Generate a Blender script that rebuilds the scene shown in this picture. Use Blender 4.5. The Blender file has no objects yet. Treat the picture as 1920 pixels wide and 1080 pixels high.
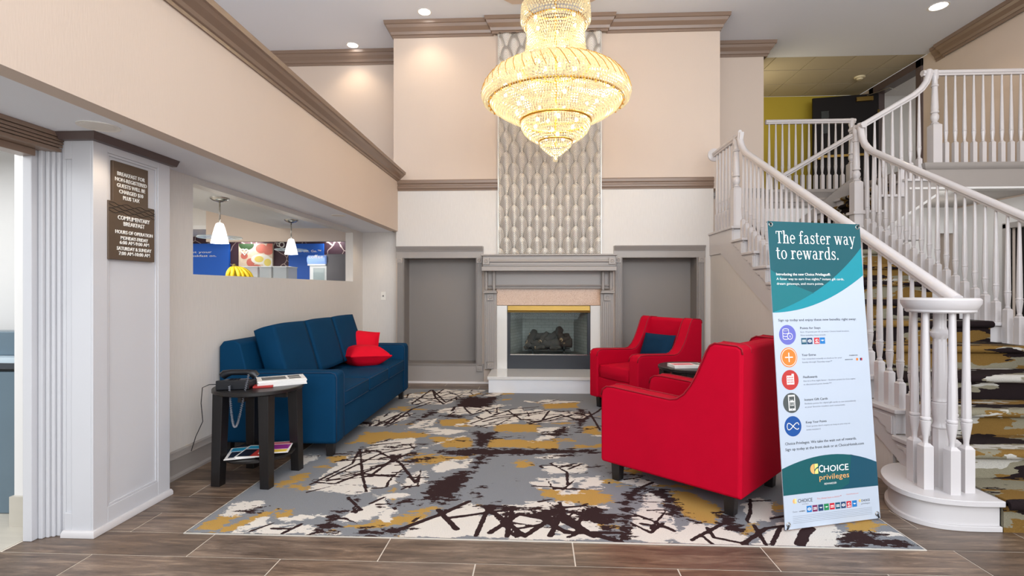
import bpy, bmesh, math, random
import numpy as np
from mathutils import Vector, Matrix
random.seed(7)
R = math.radians
SC = bpy.context.scene
COL = SC.collection
# ---------------------------------------------------------------- camera, world, exposure
FPX, YAW, EYE, U0, V0 = 970.0, math.atan(46/970), 1.262, 960.0, 543.0
cam_d = bpy.data.cameras.new('camera'); cam = bpy.data.objects.new('camera', cam_d); COL.objects.link(cam)
cam_d.sensor_width = 36; cam_d.lens = FPX/1920*36; cam_d.shift_y = 3/1920; cam_d.clip_start = .05
cam.location = (0, 0, EYE); cam.rotation_euler = (R(90), 0, YAW); SC.camera = cam
W = bpy.data.worlds.new('daylight'); SC.world = W; W.use_nodes = True
W.node_tree.nodes['Background'].inputs[0].default_value = (.93, .965, 1, 1)
W.node_tree.nodes['Background'].inputs[1].default_value = .55
vs = SC.view_settings; vs.view_transform = 'Standard'; vs.look = 'None'; vs.exposure = 0.0; vs.gamma = 1; vs.use_curve_mapping = False

def area(name, loc, rot, sx, sy, power, color=(1, 1, 1), spread=180):
    l = bpy.data.lights.new(name, 'AREA'); l.shape = 'RECTANGLE'; l.size = sx; l.size_y = sy; l.energy = power; l.color = color; l.spread = R(spread)
    o = bpy.data.objects.new(name, l); o.location = loc; o.rotation_euler = rot; COL.objects.link(o); return o
def point(name, loc, power, color, radius=.05):
    l = bpy.data.lights.new(name, 'POINT'); l.energy = power; l.color = color; l.shadow_soft_size = radius
    o = bpy.data.objects.new(name, l); o.location = loc; COL.objects.link(o); return o
def spot(name, loc, power, color, ang=100, blend=.6, radius=.06, rot=(0, 0, 0)):
    l = bpy.data.lights.new(name, 'SPOT'); l.energy = power; l.color = color; l.spot_size = R(ang); l.spot_blend = blend; l.shadow_soft_size = radius
    o = bpy.data.objects.new(name, l); o.location = loc; o.rotation_euler = rot; COL.objects.link(o); return o
WARM = (1, .80, .58); NEUT = (1, .95, .88)
# daylight from the lobby's front windows behind the camera, ceiling downlights, unseen fill lights added in lobby, breakfast room and corridor
area('front_windows', (1.8, -2.8, 1.9), (R(90), 0, R(12)), 7.5, 3.2, 215, (.92, .96, 1))
area('ceiling_fill', (.6, -2.6, 3.6), (R(124), 0, R(4)), 8.5, 1.8, 400, (.93, .965, 1))  # area light added, tilted up to brighten the ceiling and near bulkhead
area('lobby_fill', (1.6, 2.2, 4.82), (0, 0, 0), 5.5, 4.5, 30, NEUT)  # large soft fill added below the ceiling, out of view
area('breakfast_fill', (-5.4, 4.9, 2.62), (0, 0, 0), 2.6, 2.4, 115, (1, .98, .95))  # unseen area light added up in the tray to brighten the breakfast room
area('side_room_fixture', (-3.6, 1.6, 2.1), (0, 0, 0), 1.6, 2.2, 45, (.95, .98, 1))
area('corridor_fill', (3.45, 8.9, 4.2), (0, R(-90), 0), .9, .9, 9, (1, .86, .6))  # added light, hidden behind the recessed wall, to brighten the corridor
area('balcony_fixture', (5.2, 4.4, 4.84), (0, 0, 0), 1.2, 1.6, 14, NEUT)
point('under_balcony_fill', (5.3, 7.0, 2.1), 5, (1, .96, .9), .1)  # bare point light added to lift the wall under the balcony
area('upper_hall_fixture', (7.6, 8.5, 4.7), (0, 0, 0), .6, .5, 9, (1, .98, .95))
CHX, CHY = .19, 5.2
for dz, rr, p in ((3.72, .0, 13), (3.05, .0, 9), (2.8, 0, 4)):
    point('chandelier_glow', (CHX, CHY, dz), p, WARM, .12)
for k in range(8):
    a = k*math.pi/4+.2
    point('chandelier_glow', (CHX+.46*math.cos(a), CHY+.46*math.sin(a), 3.2), 4, WARM, .05)
DOWN = [(-1.459, 6.60), (-2.72, 7.45), (5.13, 6.86), (-1.46, 4.0), (2.6, 6.3)]
for x, y in DOWN[:3]:
    spot('downlight_beam', (x, y, 4.84), 22, WARM, 120, .8)
spot('wall_washer', (-.3, .9, 4.8), 70, NEUT, 75, .9, .08, (R(12), R(35), 0))
spot('soffit_beam', (-2.12, 2.55, 2.02), 5, WARM, 130, .9)
spot('soffit_beam', (-2.12, 5.6, 2.02), 5, WARM, 130, .9)
spot('alcove_beam', (-2.15, 6.7, 2.02), 5, WARM, 130, .9)

# ---------------------------------------------------------------- pixel -> place (a point of the photo on a known plane)
_c, _s = math.cos(YAW), math.sin(YAW)
def ray(u, v):
    a = (u-U0)/FPX; return a*_c-_s, a*_s+_c, -(v-V0)/FPX
def atY(u, v, Y):
    x, y, z = ray(u, v); t = Y/y; return x*t, EYE+z*t
def atX(u, v, X):
    x, y, z = ray(u, v); t = X/x; return y*t, EYE+z*t
def atZ(u, v, Z):
    x, y, z = ray(u, v); t = (Z-EYE)/z; return x*t, y*t

# ---------------------------------------------------------------- materials
def lin(*c):
    return tuple((x/255/12.92 if x/255 <= .04045 else ((x/255+.055)/1.055)**2.4) for x in c)+(1,)
MATS = {}
def new_mat(name):
    m = bpy.data.materials.new(name); m.use_nodes = True; MATS[name] = m
    return m, m.node_tree.nodes, m.node_tree.links, m.node_tree.nodes['Principled BSDF']
def mat(name, col, rough=.5, metal=0, noise=0, nscale=20, bump=0, bscale=60, stretch=(1, 1, 1), coat=0, spec=.5, sheen=0):
    m, N, L, b = new_mat(name)
    b.inputs['Base Color'].default_value = col; b.inputs['Roughness'].default_value = rough; b.inputs['Metallic'].default_value = metal
    b.inputs['Specular IOR Level'].default_value = spec; b.inputs['Coat Weight'].default_value = coat
    if sheen: b.inputs['Sheen Weight'].default_value = sheen; b.inputs['Sheen Roughness'].default_value = .4
    if noise or bump:
        g = N.new('ShaderNodeNewGeometry'); mp = N.new('ShaderNodeMapping'); mp.inputs['Scale'].default_value = stretch
        L.new(g.outputs['Position'], mp.inputs['Vector'])
    if noise:
        n = N.new('ShaderNodeTexNoise'); n.inputs['Scale'].default_value = nscale; n.inputs['Detail'].default_value = 4
        L.new(mp.outputs[0], n.inputs['Vector'])
        x = N.new('ShaderNodeMix'); x.data_type = 'RGBA'
        x.inputs['A'].default_value = tuple(max(0, c*(1-noise)) for c in col[:3])+(1,); x.inputs['B'].default_value = tuple(min(1, c*(1+noise)) for c in col[:3])+(1,)
        L.new(n.outputs['Fac'], x.inputs['Factor']); L.new(x.outputs['Result'], b.inputs['Base Color'])
    if bump:
        n = N.new('ShaderNodeTexNoise'); n.inputs['Scale'].default_value = bscale; n.inputs['Detail'].default_value = 3
        L.new(mp.outputs[0], n.inputs['Vector'])
        bp = N.new('ShaderNodeBump'); bp.inputs['Strength'].default_value = bump; bp.inputs['Distance'].default_value = .004
        L.new(n.outputs['Fac'], bp.inputs['Height']); L.new(bp.outputs[0], b.inputs['Normal'])
    return m
def emit(name, col, strength):
    m, N, L, b = new_mat(name); b.inputs['Base Color'].default_value = col
    b.inputs['Emission Color'].default_value = col; b.inputs['Emission Strength'].default_value = strength; return m
def glass(name, col=(.95, 1, 1, 1), rough=.02, alpha=.25):
    m, N, L, b = new_mat(name)
    t = N.new('ShaderNodeBsdfTransparent'); g = N.new('ShaderNodeBsdfGlossy'); g.inputs['Roughness'].default_value = rough
    g.inputs['Color'].default_value = col; t.inputs['Color'].default_value = col
    fr = N.new('ShaderNodeFresnel'); fr.inputs[0].default_value = 1.5; ad = N.new('ShaderNodeMath'); ad.operation = 'MULTIPLY_ADD'; ad.inputs[1].default_value = .25 if alpha == 0 else 1; ad.inputs[2].default_value = alpha*.3
    L.new(fr.outputs[0], ad.inputs[0]); mx = N.new('ShaderNodeMixShader'); L.new(ad.outputs[0], mx.inputs[0]); L.new(t.outputs[0], mx.inputs[1]); L.new(g.outputs[0], mx.inputs[2])
    L.new(mx.outputs[0], N['Material Output'].inputs[0]); return m
mat('wall_upper', lin(209, 191, 176), .65, noise=.03, nscale=2, bump=.15, bscale=140, stretch=(1, 1, .12))
mat('wall_linen', lin(216, 211, 206), .55, noise=.06, nscale=90, bump=.25, bscale=130, stretch=(1, 1, .1))
mat('wall_white', lin(226, 224, 222), .6)
mat('ceiling_paint', lin(232, 236, 244), .8)
mat('trim_gray', lin(159, 152, 147), .38, noise=.03, nscale=8)
mat('niche_shade', lin(134, 127, 122), .5)  # trim gray darkened: the shade inside the niches is put into the colour
mat('trim_taupe', lin(134, 112, 96), .3)
mat('column_gray', lin(204, 204, 208), .4)
mat('cap_dark', lin(88, 74, 72), .4)
mat('rail_paint', lin(206, 201, 201), .28, coat=.2)
mat('stair_white', lin(206, 202, 202), .35)
mat('olive_wall', lin(172, 150, 44), .7)
mat('ceiling_tile', lin(190, 178, 152), .85, bump=.4, bscale=200)
mat('tile_grid', lin(120, 105, 80), .6)
mat('door_black', lin(24, 20, 20), .6, spec=.2)
mat('brass', lin(158, 130, 72), .34, 1)
mat('gold', lin(225, 175, 80), .2, 1)
mat('black_wood', lin(22, 19, 19), .35, noise=.3, nscale=30, stretch=(1, 1, .1))
mat('dark_leg', lin(24, 20, 20), .4)
mat('blue_velvet', lin(2, 55, 88), .75, noise=.12, nscale=6, bump=.2, bscale=400, spec=.12)
mat('blue_piping', lin(9, 48, 80), .7)
mat('navy_cloth', lin(10, 46, 72), .75, spec=.12, noise=.1, nscale=40, bump=.3, bscale=500)
mat('red_cloth', lin(186, 1, 38), .75, noise=.08, nscale=5, bump=.25, bscale=500, spec=.1)
mat('red_piping', lin(150, 4, 30), .7)
mat('red_pillow', lin(218, 10, 40), .7, spec=.12, noise=.06, nscale=8, bump=.3, bscale=60)
mat('marble', lin(232, 233, 236), .12, noise=.05, nscale=3, coat=.3)
mat('quartz', lin(222, 220, 216), .14, noise=.04, nscale=2.5, coat=.3)
mat('black_metal', lin(34, 38, 46), .4)
mat('soot', lin(92, 86, 80), .9, noise=.3, nscale=6)
mat('log_bark', lin(58, 48, 42), .9, noise=.6, nscale=25, bump=.8, bscale=40)
mat('log_end', lin(176, 142, 110), .85, noise=.2, nscale=40)
mat('iron', lin(20, 19, 18), .6)
mat('bronze', lin(96, 80, 66), .38, .25, noise=.1, nscale=12)
mat('letter_white', lin(245, 244, 240), .5)
mat('steel', lin(190, 186, 180), .25, 1)
mat('plastic_white', lin(235, 232, 226), .35)
mat('plastic_black', lin(20, 22, 28), .3)
mat('plastic_gray', lin(92, 90, 96), .5)
mat('cord_gray', lin(120, 122, 130), .4)
mat('paper', lin(235, 232, 228), .7, noise=.04, nscale=60)
mat('paper_ink', lin(110, 108, 106), .7)
mat('paper_red', lin(170, 40, 34), .6)
mat('print_cyan', lin(40, 150, 190), .35); mat('print_purple', lin(150, 50, 140), .35); mat('print_dark', lin(24, 28, 44), .35)
mat('print_pink', lin(222, 120, 130), .4); mat('print_yellow', lin(236, 200, 70), .4)
mat('banner_white', lin(190, 200, 214), .45)
mat('teal_dark', lin(0, 84, 94), .45); mat('teal_mid', lin(0, 112, 120), .45); mat('teal_light', lin(0, 140, 156), .45)
mat('teal_low', lin(0, 86, 92), .45); mat('teal_low_right', lin(2, 74, 96), .45)
mat('ink', lin(48, 52, 60), .6); mat('ink_light', lin(140, 146, 158), .6); mat('ink_pink', lin(224, 160, 160), .6)
mat('icon_violet', lin(104, 108, 190), .5); mat('icon_orange', lin(232, 128, 48), .5); mat('icon_red', lin(188, 54, 50), .5); mat('icon_gray', lin(78, 84, 84), .5); mat('icon_blue', lin(10, 76, 150), .5)
mat('logo_navy', lin(26, 62, 104), .5); mat('logo_red', lin(200, 36, 54), .5); mat('logo_sky', lin(30, 120, 190), .5); mat('logo_green', lin(30, 130, 80), .5); mat('logo_plum', lin(120, 40, 90), .5); mat('logo_teal', lin(24, 84, 110), .5); mat('logo_peach', lin(240, 180, 110), .5); mat('logo_yellow', lin(246, 226, 130), .5)
mat('poster_blue', lin(34, 104, 214), .45)
mat('poster_side', lin(30, 84, 180), .5)
mat('egg_pink', lin(216, 120, 104), .5); mat('egg_white', lin(250, 246, 236), .5); mat('yolk', lin(246, 226, 120), .5); mat('avocado', lin(44, 74, 40), .5); mat('food_cream', lin(240, 214, 190), .5, noise=.25, nscale=14)
mat('banana', lin(222, 190, 30), .5, noise=.15, nscale=20); mat('banana_tip', lin(110, 96, 30), .6)
mat('frosted_plastic', lin(226, 230, 232), .25)
mat('counter_blue', lin(98, 116, 128), .3, noise=.1, nscale=4); mat('counter_stone', lin(60, 64, 70), .2); mat('counter_light', lin(190, 205, 215), .3)
mat('light_wood', lin(190, 184, 172), .5, noise=.12, nscale=12, stretch=(.2, 3, 1))
mat('smoke_white', lin(220, 206, 170), .5)
mat('grout', lin(214, 204, 190), .8)
mat('metal_edge', lin(225, 220, 210), .35, .3)
emit('lamp_white', (1, .97, .92, 1), 14); emit('bulb_warm', (1, .86, .6, 1), 40); emit('panel_glow', (1, 1, .98, 1), 9); emit('shade_glow', (1, .97, .93, 1), 1.6); emit('screen_glow', (.25, .4, .8, 1), .5)
glass('clear_glass', alpha=0)
def hazy(name, col, a):
    m, N, L, b = new_mat(name); b.inputs['Base Color'].default_value = col; b.inputs['Alpha'].default_value = a; b.inputs['Roughness'].default_value = .15
hazy('pale_glass', lin(214, 232, 236), .45)
hazy('clear_bin', lin(225, 232, 236), .38); glass('pane_glass', (.9, .97, .97, 1), .03, .3); glass('acrylic', (.93, .97, .98, 1), .05, .5)

def wood_tile():
    m, N, L, b = new_mat('wood_tile')
    g = N.new('ShaderNodeNewGeometry'); oi = N.new('ShaderNodeObjectInfo')
    mul = N.new('ShaderNodeVectorMath'); mul.operation = 'SCALE'; mul.inputs[0].default_value = (7, 13, 5); L.new(oi.outputs['Random'], mul.inputs['Scale'])
    add = N.new('ShaderNodeVectorMath'); L.new(g.outputs['Position'], add.inputs[0]); L.new(mul.outputs[0], add.inputs[1])
    mp = N.new('ShaderNodeMapping'); mp.inputs['Scale'].default_value = (1.2, 9, 1); L.new(add.outputs[0], mp.inputs[0])
    n = N.new('ShaderNodeTexNoise'); n.inputs['Scale'].default_value = 2.6; n.inputs['Detail'].default_value = 10; n.inputs['Roughness'].default_value = .72; n.inputs['Distortion'].default_value = .5
    L.new(mp.outputs[0], n.inputs[0])
    r = N.new('ShaderNodeValToRGB'); e = r.color_ramp.elements
    e[0].position = .3; e[0].color = lin(62, 48, 40); e[1].position = .72; e[1].color = lin(160, 134, 110)
    k = r.color_ramp.elements.new(.52); k.color = lin(112, 91, 74)
    L.new(n.outputs[0], r.inputs[0])
    n2 = N.new('ShaderNodeTexNoise'); n2.inputs['Scale'].default_value = 1.4; L.new(add.outputs[0], n2.inputs[0])
    hv = N.new('ShaderNodeHueSaturation'); L.new(r.outputs[0], hv.inputs['Color'])
    mr = N.new('ShaderNodeMapRange'); mr.inputs['To Min'].default_value = .78; mr.inputs['To Max'].default_value = 1.2; L.new(oi.outputs['Random'], mr.inputs[0]); L.new(mr.outputs[0], hv.inputs['Value'])
    mr2 = N.new('ShaderNodeMapRange'); mr2.inputs['To Min'].default_value = .55; mr2.inputs['To Max'].default_value = 1.25; L.new(n2.outputs[0], mr2.inputs[0]); L.new(mr2.outputs[0], hv.inputs['Saturation'])
    L.new(hv.outputs[0], b.inputs['Base Color']); b.inputs['Roughness'].default_value = .34
    bp = N.new('ShaderNodeBump'); bp.inputs['Strength'].default_value = .12; bp.inputs['Distance'].default_value = .003; L.new(n.outputs[0], bp.inputs['Height']); L.new(bp.outputs[0], b.inputs['Normal'])
wood_tile()

def granite():
    m, N, L, b = new_mat('granite')
    g = N.new('ShaderNodeNewGeometry')
    n = N.new('ShaderNodeTexNoise'); n.inputs['Scale'].default_value = 260; n.inputs['Detail'].default_value = 2; L.new(g.outputs['Position'], n.inputs[0])
    r = N.new('ShaderNodeValToRGB'); e = r.color_ramp.elements; e[0].position = .30; e[0].color = lin(120, 92, 76); e[1].position = .62; e[1].color = lin(212, 182, 158)
    k = r.color_ramp.elements.new(.42); k.color = lin(196, 160, 134)
    L.new(n.outputs[0], r.inputs[0]); L.new(r.outputs[0], b.inputs['Base Color']); b.inputs['Roughness'].default_value = .08
granite()

SO = 8.1
def thresholds(name, layers, base, warp=.03, scale=18, rough=.95, grain=.12, coord=None, nscale2=70):
    """layers: (kind, data, colour): a float attribute or a stretched noise decides where each colour of the pile lies"""
    m, N, L, b = new_mat(name)
    g = N.new('ShaderNodeNewGeometry')
    n = N.new('ShaderNodeTexNoise'); n.inputs['Scale'].default_value = scale; n.inputs['Detail'].default_value = 6; n.inputs['Roughness'].default_value = .7; mpn = N.new('ShaderNodeMapping'); mpn.inputs['Scale'].default_value = (.6, 1.25, 1); L.new(g.outputs['Position'], mpn.inputs[0]); L.new(mpn.outputs[0], n.inputs[0])
    cur = None
    for i, (kind, data, colr) in enumerate(layers):
        if kind == 'attr':
            a = N.new('ShaderNodeAttribute'); a.attribute_name = data; val = a.outputs['Fac']
            sub = N.new('ShaderNodeMath'); sub.operation = 'MULTIPLY_ADD'; L.new(n.outputs[0], sub.inputs[0]); wp = warp*{'fs': .10, 'fd': 1.7, 'fw': .8}.get(data, 1); sub.inputs[1].default_value = wp*2; sub.inputs[2].default_value = -wp
            ad = N.new('ShaderNodeMath'); ad.operation = 'ADD'; L.new(val, ad.inputs[0]); L.new(sub.outputs[0], ad.inputs[1]); val = ad.outputs[0]; thr = 0
        else:
            mp = N.new('ShaderNodeMapping'); mp.inputs['Scale'].default_value = data[0]; mp.inputs['Location'].default_value = (i*3.7+SO, i*1.9, i*5.1+SO); L.new(g.outputs['Position'], mp.inputs[0])
            nn = N.new('ShaderNodeTexNoise'); nn.inputs['Scale'].default_value = data[1]; nn.inputs['Detail'].default_value = 5; nn.inputs['Roughness'].default_value = .55; L.new(mp.outputs[0], nn.inputs[0]); val = nn.outputs[0]; thr = data[2]
        c = N.new('ShaderNodeMath'); c.operation = 'GREATER_THAN'; L.new(val, c.inputs[0]); c.inputs[1].default_value = thr
        x = N.new('ShaderNodeMix'); x.data_type = 'RGBA'; L.new(c.outputs[0], x.inputs['Factor'])
        if cur is None: x.inputs['A'].default_value = base
        else: L.new(cur, x.inputs['A'])
        x.inputs['B'].default_value = colr; cur = x.outputs['Result']
    gr = N.new('ShaderNodeTexNoise'); gr.inputs['Scale'].default_value = 240; gr.inputs['Detail'].default_value = 2; L.new(g.outputs['Position'], gr.inputs[0])
    mr = N.new('ShaderNodeMapRange'); mr.inputs['From Min'].default_value = .3; mr.inputs['From Max'].default_value = .7; mr.inputs['To Min'].default_value = 1-grain; mr.inputs['To Max'].default_value = 1+grain; L.new(gr.outputs[0], mr.inputs[0])
    hv = N.new('ShaderNodeHueSaturation'); L.new(cur, hv.inputs['Color']); L.new(mr.outputs[0], hv.inputs['Value']); L.new(hv.outputs[0], b.inputs['Base Color'])
    b.inputs['Roughness'].default_value = rough; b.inputs['Specular IOR Level'].default_value = .1
    bp = N.new('ShaderNodeBump'); bp.inputs['Strength'].default_value = .5; bp.inputs['Distance'].default_value = .004; L.new(gr.outputs[0], bp.inputs['Height']); L.new(bp.outputs[0], b.inputs['Normal'])
RG, RW, RO, RD = lin(130, 132, 136), lin(216, 209, 200), lin(178, 141, 76), lin(52, 36, 36)
thresholds('rug_pile', [('attr', 'fg', RO), ('attr', 'fw', RW), ('attr', 'fh', RG), ('attr', 'fd', RD), ('attr', 'fs', RD)], RG, warp=.125, scale=17)
thresholds('stair_carpet', [('noise', ((.9, 2.6, 2.6), 2.0, .49), lin(118, 90, 46)), ('noise', ((.8, 3, 3), 1.6, .57), lin(176, 172, 164)), ('noise', ((.7, 3, 3), 1.9, .52), lin(34, 26, 27))], lin(128, 122, 104), rough=1)

def leaf_mat():
    m, N, L, b = new_mat('leaf_silver')
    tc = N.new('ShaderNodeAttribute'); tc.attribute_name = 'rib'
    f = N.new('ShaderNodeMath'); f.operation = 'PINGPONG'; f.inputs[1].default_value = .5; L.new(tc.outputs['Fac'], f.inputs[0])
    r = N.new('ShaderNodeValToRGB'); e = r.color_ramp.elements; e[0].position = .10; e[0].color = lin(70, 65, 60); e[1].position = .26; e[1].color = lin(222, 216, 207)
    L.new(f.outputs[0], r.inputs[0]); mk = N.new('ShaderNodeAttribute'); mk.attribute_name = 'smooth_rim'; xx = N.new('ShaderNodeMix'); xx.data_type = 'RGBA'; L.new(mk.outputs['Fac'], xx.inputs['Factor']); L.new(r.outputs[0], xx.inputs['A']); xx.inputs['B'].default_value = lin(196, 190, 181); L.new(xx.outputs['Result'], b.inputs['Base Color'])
    b.inputs['Metallic'].default_value = .5; b.inputs['Roughness'].default_value = .38
    bp = N.new('ShaderNodeBump'); bp.inputs['Strength'].default_value = .6; bp.inputs['Distance'].default_value = .006; L.new(f.outputs[0], bp.inputs['Height']); L.new(bp.outputs[0], b.inputs['Normal'])
leaf_mat()

def crystal():
    m, N, L, b = new_mat('crystal')
    tr = N.new('ShaderNodeBsdfTranslucent'); tr.inputs[0].default_value = (.78, .74, .60, 1)
    gl = N.new('ShaderNodeBsdfGlossy'); gl.inputs['Roughness'].default_value = .08; gl.inputs[0].default_value = (.95, .88, .7, 1)
    em = N.new('ShaderNodeEmission'); em.inputs[0].default_value = (1, .92, .72, 1); em.inputs[1].default_value = .15
    m1 = N.new('ShaderNodeMixShader'); m1.inputs[0].default_value = .4; L.new(tr.outputs[0], m1.inputs[1]); L.new(gl.outputs[0], m1.inputs[2])
    ad = N.new('ShaderNodeAddShader'); L.new(m1.outputs[0], ad.inputs[0]); L.new(em.outputs[0], ad.inputs[1]); L.new(ad.outputs[0], N['Material Output'].inputs[0])
crystal()

def vine_paper():
    m, N, L, b = new_mat('vine_wallpaper')
    g = N.new('ShaderNodeNewGeometry'); n = N.new('ShaderNodeTexNoise'); n.inputs['Scale'].default_value = 3; L.new(g.outputs['Position'], n.inputs[0])
    x = N.new('ShaderNodeMix'); x.data_type = 'RGBA'; x.blend_type = 'LINEAR_LIGHT'; x.inputs['Factor'].default_value = .12; L.new(g.outputs['Position'], x.inputs['A']); L.new(n.outputs['Color'], x.inputs['B'])
    v = N.new('ShaderNodeTexVoronoi'); v.feature = 'DISTANCE_TO_EDGE'; v.inputs['Scale'].default_value = 3.2; L.new(x.outputs['Result'], v.inputs['Vector'])
    r = N.new('ShaderNodeValToRGB'); e = r.color_ramp.elements; e[0].position = .012; e[0].color = lin(196, 176, 170); e[1].position = .024; e[1].color = lin(72, 46, 58)
    L.new(v.outputs['Distance'], r.inputs[0]); L.new(r.outputs[0], b.inputs['Base Color']); b.inputs['Roughness'].default_value = .5
vine_paper()

def firebrick():
    m, N, L, b = new_mat('firebrick')
    g = N.new('ShaderNodeNewGeometry'); mp = N.new('ShaderNodeMapping'); mp.inputs['Rotation'].default_value = (R(90), 0, 0)
    sp = N.new('ShaderNodeSeparateXYZ'); L.new(g.outputs['Position'], sp.inputs[0]); cb = N.new('ShaderNodeCombineXYZ'); ad = N.new('ShaderNodeMath')
    L.new(sp.outputs['X'], ad.inputs[0]); L.new(sp.outputs['Y'], ad.inputs[1]); L.new(ad.outputs[0], cb.inputs['X']); L.new(sp.outputs['Z'], cb.inputs['Y'])
    bt = N.new('ShaderNodeTexBrick'); bt.inputs['Scale'].default_value = 1; bt.inputs['Brick Width'].default_value = .11; bt.inputs['Row Height'].default_value = .04; bt.inputs['Mortar Size'].default_value = .002
    bt.inputs['Color1'].default_value = lin(150, 146, 140); bt.inputs['Color2'].default_value = lin(140, 136, 130); bt.inputs['Mortar'].default_value = lin(112, 108, 104)
    L.new(cb.outputs[0], bt.inputs[0]); L.new(bt.outputs[0], b.inputs['Base Color']); b.inputs['Roughness'].default_value = .9
firebrick()
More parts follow.
